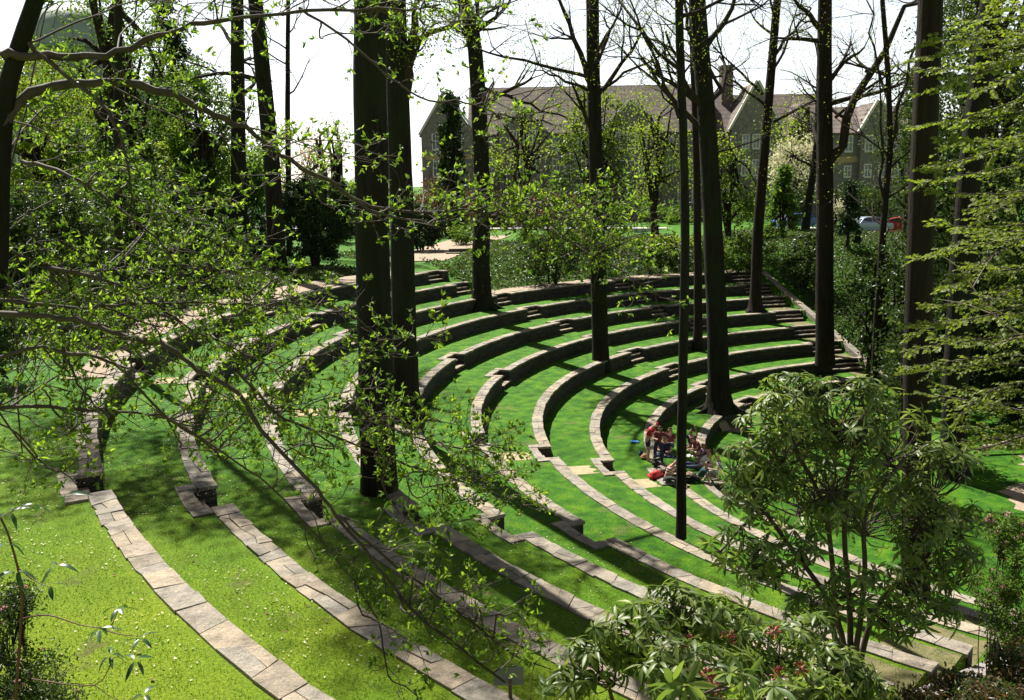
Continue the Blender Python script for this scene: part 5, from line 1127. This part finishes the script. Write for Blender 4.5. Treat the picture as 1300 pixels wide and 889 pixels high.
    hb = [hc+hu*.0-hf*.055, hc+hu*.07-hf*.02, hc+hu*.085+hf*.035]; hr_ = [.062, .074, .045]
    if longhair: hb = [hc-hu*.20-hf*.075, hc-hu*.08-hf*.07]+hb; hr_ = [.04, .06]+hr_
    skin_mesh('hair' if not cap else 'cap', hb, [(i, i+1) for i in range(len(hb)-1)], hr_, CL[cap] if cap else HR[hair], root, 1)
    if cap:
        b = MB(); c = hc+hu*.06+hf*.07; b.add([c-left*.07, c+left*.07, c+left*.05+hf*.08-hu*.02, c-left*.05+hf*.08-hu*.02, c-left*.07+hu*.012, c+left*.07+hu*.012, c+left*.05+hf*.08-hu*.008, c-left*.05+hf*.08-hu*.008], [(3,2,1,0),(4,5,6,7),(0,1,5,4),(1,2,6,5),(2,3,7,6),(3,0,4,7)]); b.build('cap_brim', CL[cap], root, origin=(0,0,0))
    for hp, kn, an, toe in LG:
        skin_mesh('shoe', [an-nrm(toe-an)*.04-V3(0,0,.02), an+nrm(toe-an)*.08-V3(0,0,.015), toe-V3(0,0,.01)], [(0,1),(1,2)], [.045, .045, .036], SHOE, root, 1)
    return root
def gp(u, v, z):
    d = ray(u, v); t = (z-CAMZ)/d[2]; return d[0]*t, d[1]*t
STAND = [((.05, .08, -1), (-.05, .0, -1)), ((.22, .1, -1), (-.1, 0, -1))]
SITG = [((1, .25, .55), (.55, .05, -.85)), ((1, .35, .35), (.7, .0, -.5))]        # on the ground, knees up
LEGOUT = [((1, .15, .05), (1, .0, -.08)), ((1, .3, .12), (1, .05, -.12))]
CROSS = [((1, .75, .12), (-.1, -1, -.12)), ((1, .75, .14), (-.05, -1, -.1))]
EDGE = [((1, .15, -.02), (.1, 0, -1)), ((1, .2, -.05), (.3, 0, -1))]
LAP = [((.35, .25, -.9), (.85, -.35, .1)), ((.45, .3, -.85), (.8, -.45, .2))]
DOWN = [((.15, .2, -1), (.3, 0, -1)), ((.3, .15, -1), (.5, 0, -.8))]
UPA = [((.6, .4, .5), (.0, -.3, 1)), ((.7, .3, .2), (.2, -.4, .9))]
PROP = [((-.5, .35, -.85), (-.3, .1, -1)), ((-.4, .4, -.9), (-.3, .1, -1))]
zt, zu = ZW[9], ZW[10]
x, y = gp(822, 584, zt); person('person in red cap, red shirt and dark shorts standing with head bent towards the group', x, y, zt, -25, .84, (22, 0), STAND, LAP, 'red', 'navy', 'brown', 0, True, (35, 0), cap='red', s=.98)
x, y = gp(836, 588, zt); person('person in maroon top and navy trousers standing just right of the red cap', x, y, zt, -100, .82, (14, 4), STAND, LAP, 'maroon', 'navy', 'brown', 1, False, (20, 0), longhair=True, s=.94)
x, y = gp(845, 582, zt); person('person in navy shirt sitting with white sheets in the lap behind the backpack', x, y, zt, -110, .16, (12, 0), CROSS, LAP, 'navy', 'jeans', 'dark', 0, False, (30, 0), s=1.05)
x, y = gp(851, 570, zt); person('person with auburn hair in maroon shirt, sitting close to the curved wall', x, y, zt, -130, .16, (10, 6), SITG, LAP, 'maroon', 'jeans', 'auburn', 0, False, (15, 0), longhair=True, s=1.0)
px_, py_ = pol(RW[9]+.2, 190.5); x, y = gp(847, 612, zt+.03); person('person in red and white striped shirt sitting on a wall top beside the red bag', x, y, zt+.02, -40, .14, (18, 10), SITG, LAP, 'striped', 'black', 'brown', 0, False, (25, 0), sleeves=.2, s=1.05)
x, y = gp(878, 572, zu); person('person in navy top with hands raised to the face, sitting farthest back', x, y, zu, -120, .15, (8, 0), SITG, UPA, 'navy', 'jeans', 'brown', 1, True, (5, 0), s=1.02)
x, y = gp(888, 577, zu); person('person in reddish top leaning over an open white book', x, y, zu, -150, .15, (28, -5), CROSS, LAP, 'maroon', 'khaki', 'auburn', 0, False, (30, 0), longhair=True, s=1.0)
x, y = gp(888, 596, zu); person('person in white shirt and blue jeans half lying with legs stretched to the left', x, y, zu, 172, .14, (-38, 0), LEGOUT, PROP, 'white', 'jeans', 'auburn', 0, False, (25, 0), s=1.0)
x, y = gp(898, 590, zu); person('person in purple top sitting behind the white-shirted reclining one', x, y, zu, -160, .15, (14, 0), CROSS, LAP, 'purple', 'khaki', 'auburn', 1, False, (20, 0), longhair=True, s=1.0)
x, y = gp(903, 596, zu); person('person in yellow top sitting cross-legged among the group', x, y, zu, 170, .15, (12, 0), CROSS, LAP, 'yellow', 'grey', 'brown', 0, False, (20, 0), s=.98)
x, y = gp(914, 607, zu); person('person in white top with brown hair sitting upright at the right of the group', x, y, zu, 178, .15, (6, 0), SITG, LAP, 'white', 'grey', 'auburn', 0, False, (10, 0), s=1.08)
x, y = gp(887, 612, zu); person('person in teal top leaning back nearest the low wall, arms behind', x, y, zu, 160, .14, (-30, 0), SITG, PROP, 'teal', 'black', 'dark', 1, True, (15, 0), s=1.0)
# things lying by the group
def bag(u, v, z, c, lab, w=.42, h=.26, nm='bag', cat='bag'):
    x, y = gp(u, v, z); root = empty(nm, (x, y, z), lab, cat)
    bm = bmesh.new(); bmesh.ops.create_cube(bm, size=1); bmesh.ops.scale(bm, vec=(w, w*.55, h), verts=bm.verts); bmesh.ops.bevel(bm, geom=bm.edges[:]+bm.verts[:], offset=h*.35, segments=3, affect='EDGES')
    for vv in bm.verts: vv.co += Vector(rng.normal(0, .008, 3)); vv.co.z += h/2; vv.co.z *= (1-.18*abs(vv.co.x/w))
    me = bpy.data.meshes.new('sack'); bm.to_mesh(me); bm.free(); [setattr(pp, 'use_smooth', True) for pp in me.polygons]; link('sack', me, c, root)
    b = MB(); b.tube([(-.12*w/.42, 0, h*.85), (-.06, .02, h*1.25), (.06, .02, h*1.25), (.12*w/.42, 0, h*.85)], .012, 6); b.build('handle', c, root, True, origin=(0,0,0)); root.rotation_euler[2] = rng.uniform(0, 3)
bag(832, 607, zt, CL['red'], 'bright red bag on the grass beside the striped shirt', .62, .24)
bag(818, 582, zt, simple('tan_leather', (.30,.16,.08), .6), 'tan shoulder bag on the grass left of the standing pair', .42, .16)
bag(814, 578, zt, CL['navy'], 'small navy bag just behind the tan shoulder bag', .3, .16)
bag(832, 594, zt, CL['black'], 'black backpack standing between the maroon person and the striped shirt', .40, .36, 'backpack', 'backpack')
bag(876, 612, zu, CL['black'], 'low black bag at the feet of the teal-topped person', .45, .2)
def cloth(u, v, z, c, lab, nm, cat, w=.4):
    x, y = gp(u, v, z); b = MB(); n = 6; P = [(x+w*(i/n-.5)+rng.normal(0, .02), y+w*.8*(j/n-.5)+rng.normal(0, .02), z+.03+abs(rng.normal(0, .02))) for j in range(n+1) for i in range(n+1)]
    b.add(P, [(j*(n+1)+i, j*(n+1)+i+1, (j+1)*(n+1)+i+1, (j+1)*(n+1)+i) for j in range(n) for i in range(n)]); o = b.build(nm, c, None, True, origin=(x, y, z)); s_ = o.modifiers.new('t', 'SOLIDIFY'); s_.thickness = .02; tag(o, lab, cat)
cloth(806, 562, zt, simple('blue_cloth', (.03,.22,.62), .7), 'small crumpled bright blue jacket lying alone on the grass left of the group', 'jacket', 'jacket', .3)
def book(u, v, z, lab, dz=.0, rz=.3):
    x, y = gp(u, v, z); o = empty('open_book', (x, y, z+dz), lab, 'book'); o.rotation_euler[2] = rz
    for sg in (-1, 1):
        b = MB(); b.hexa([(0, -.14), (sg*.2, -.14), (sg*.2, .14), (0, .14)][::sg], .0, [.03, .012, .012, .03][::1]); b.build('page_block', M['paperm'], o, origin=(0,0,0))
M['paperm'] = simple('paper', (.8,.8,.78), .8)
book(877, 579, zu, 'open white book on the grass before the reddish-topped person'); book(845, 573, zt, 'open white sheets on the lap of the navy-shirted person', .28); book(884, 606, zu, 'open white book beside the teal-topped person')
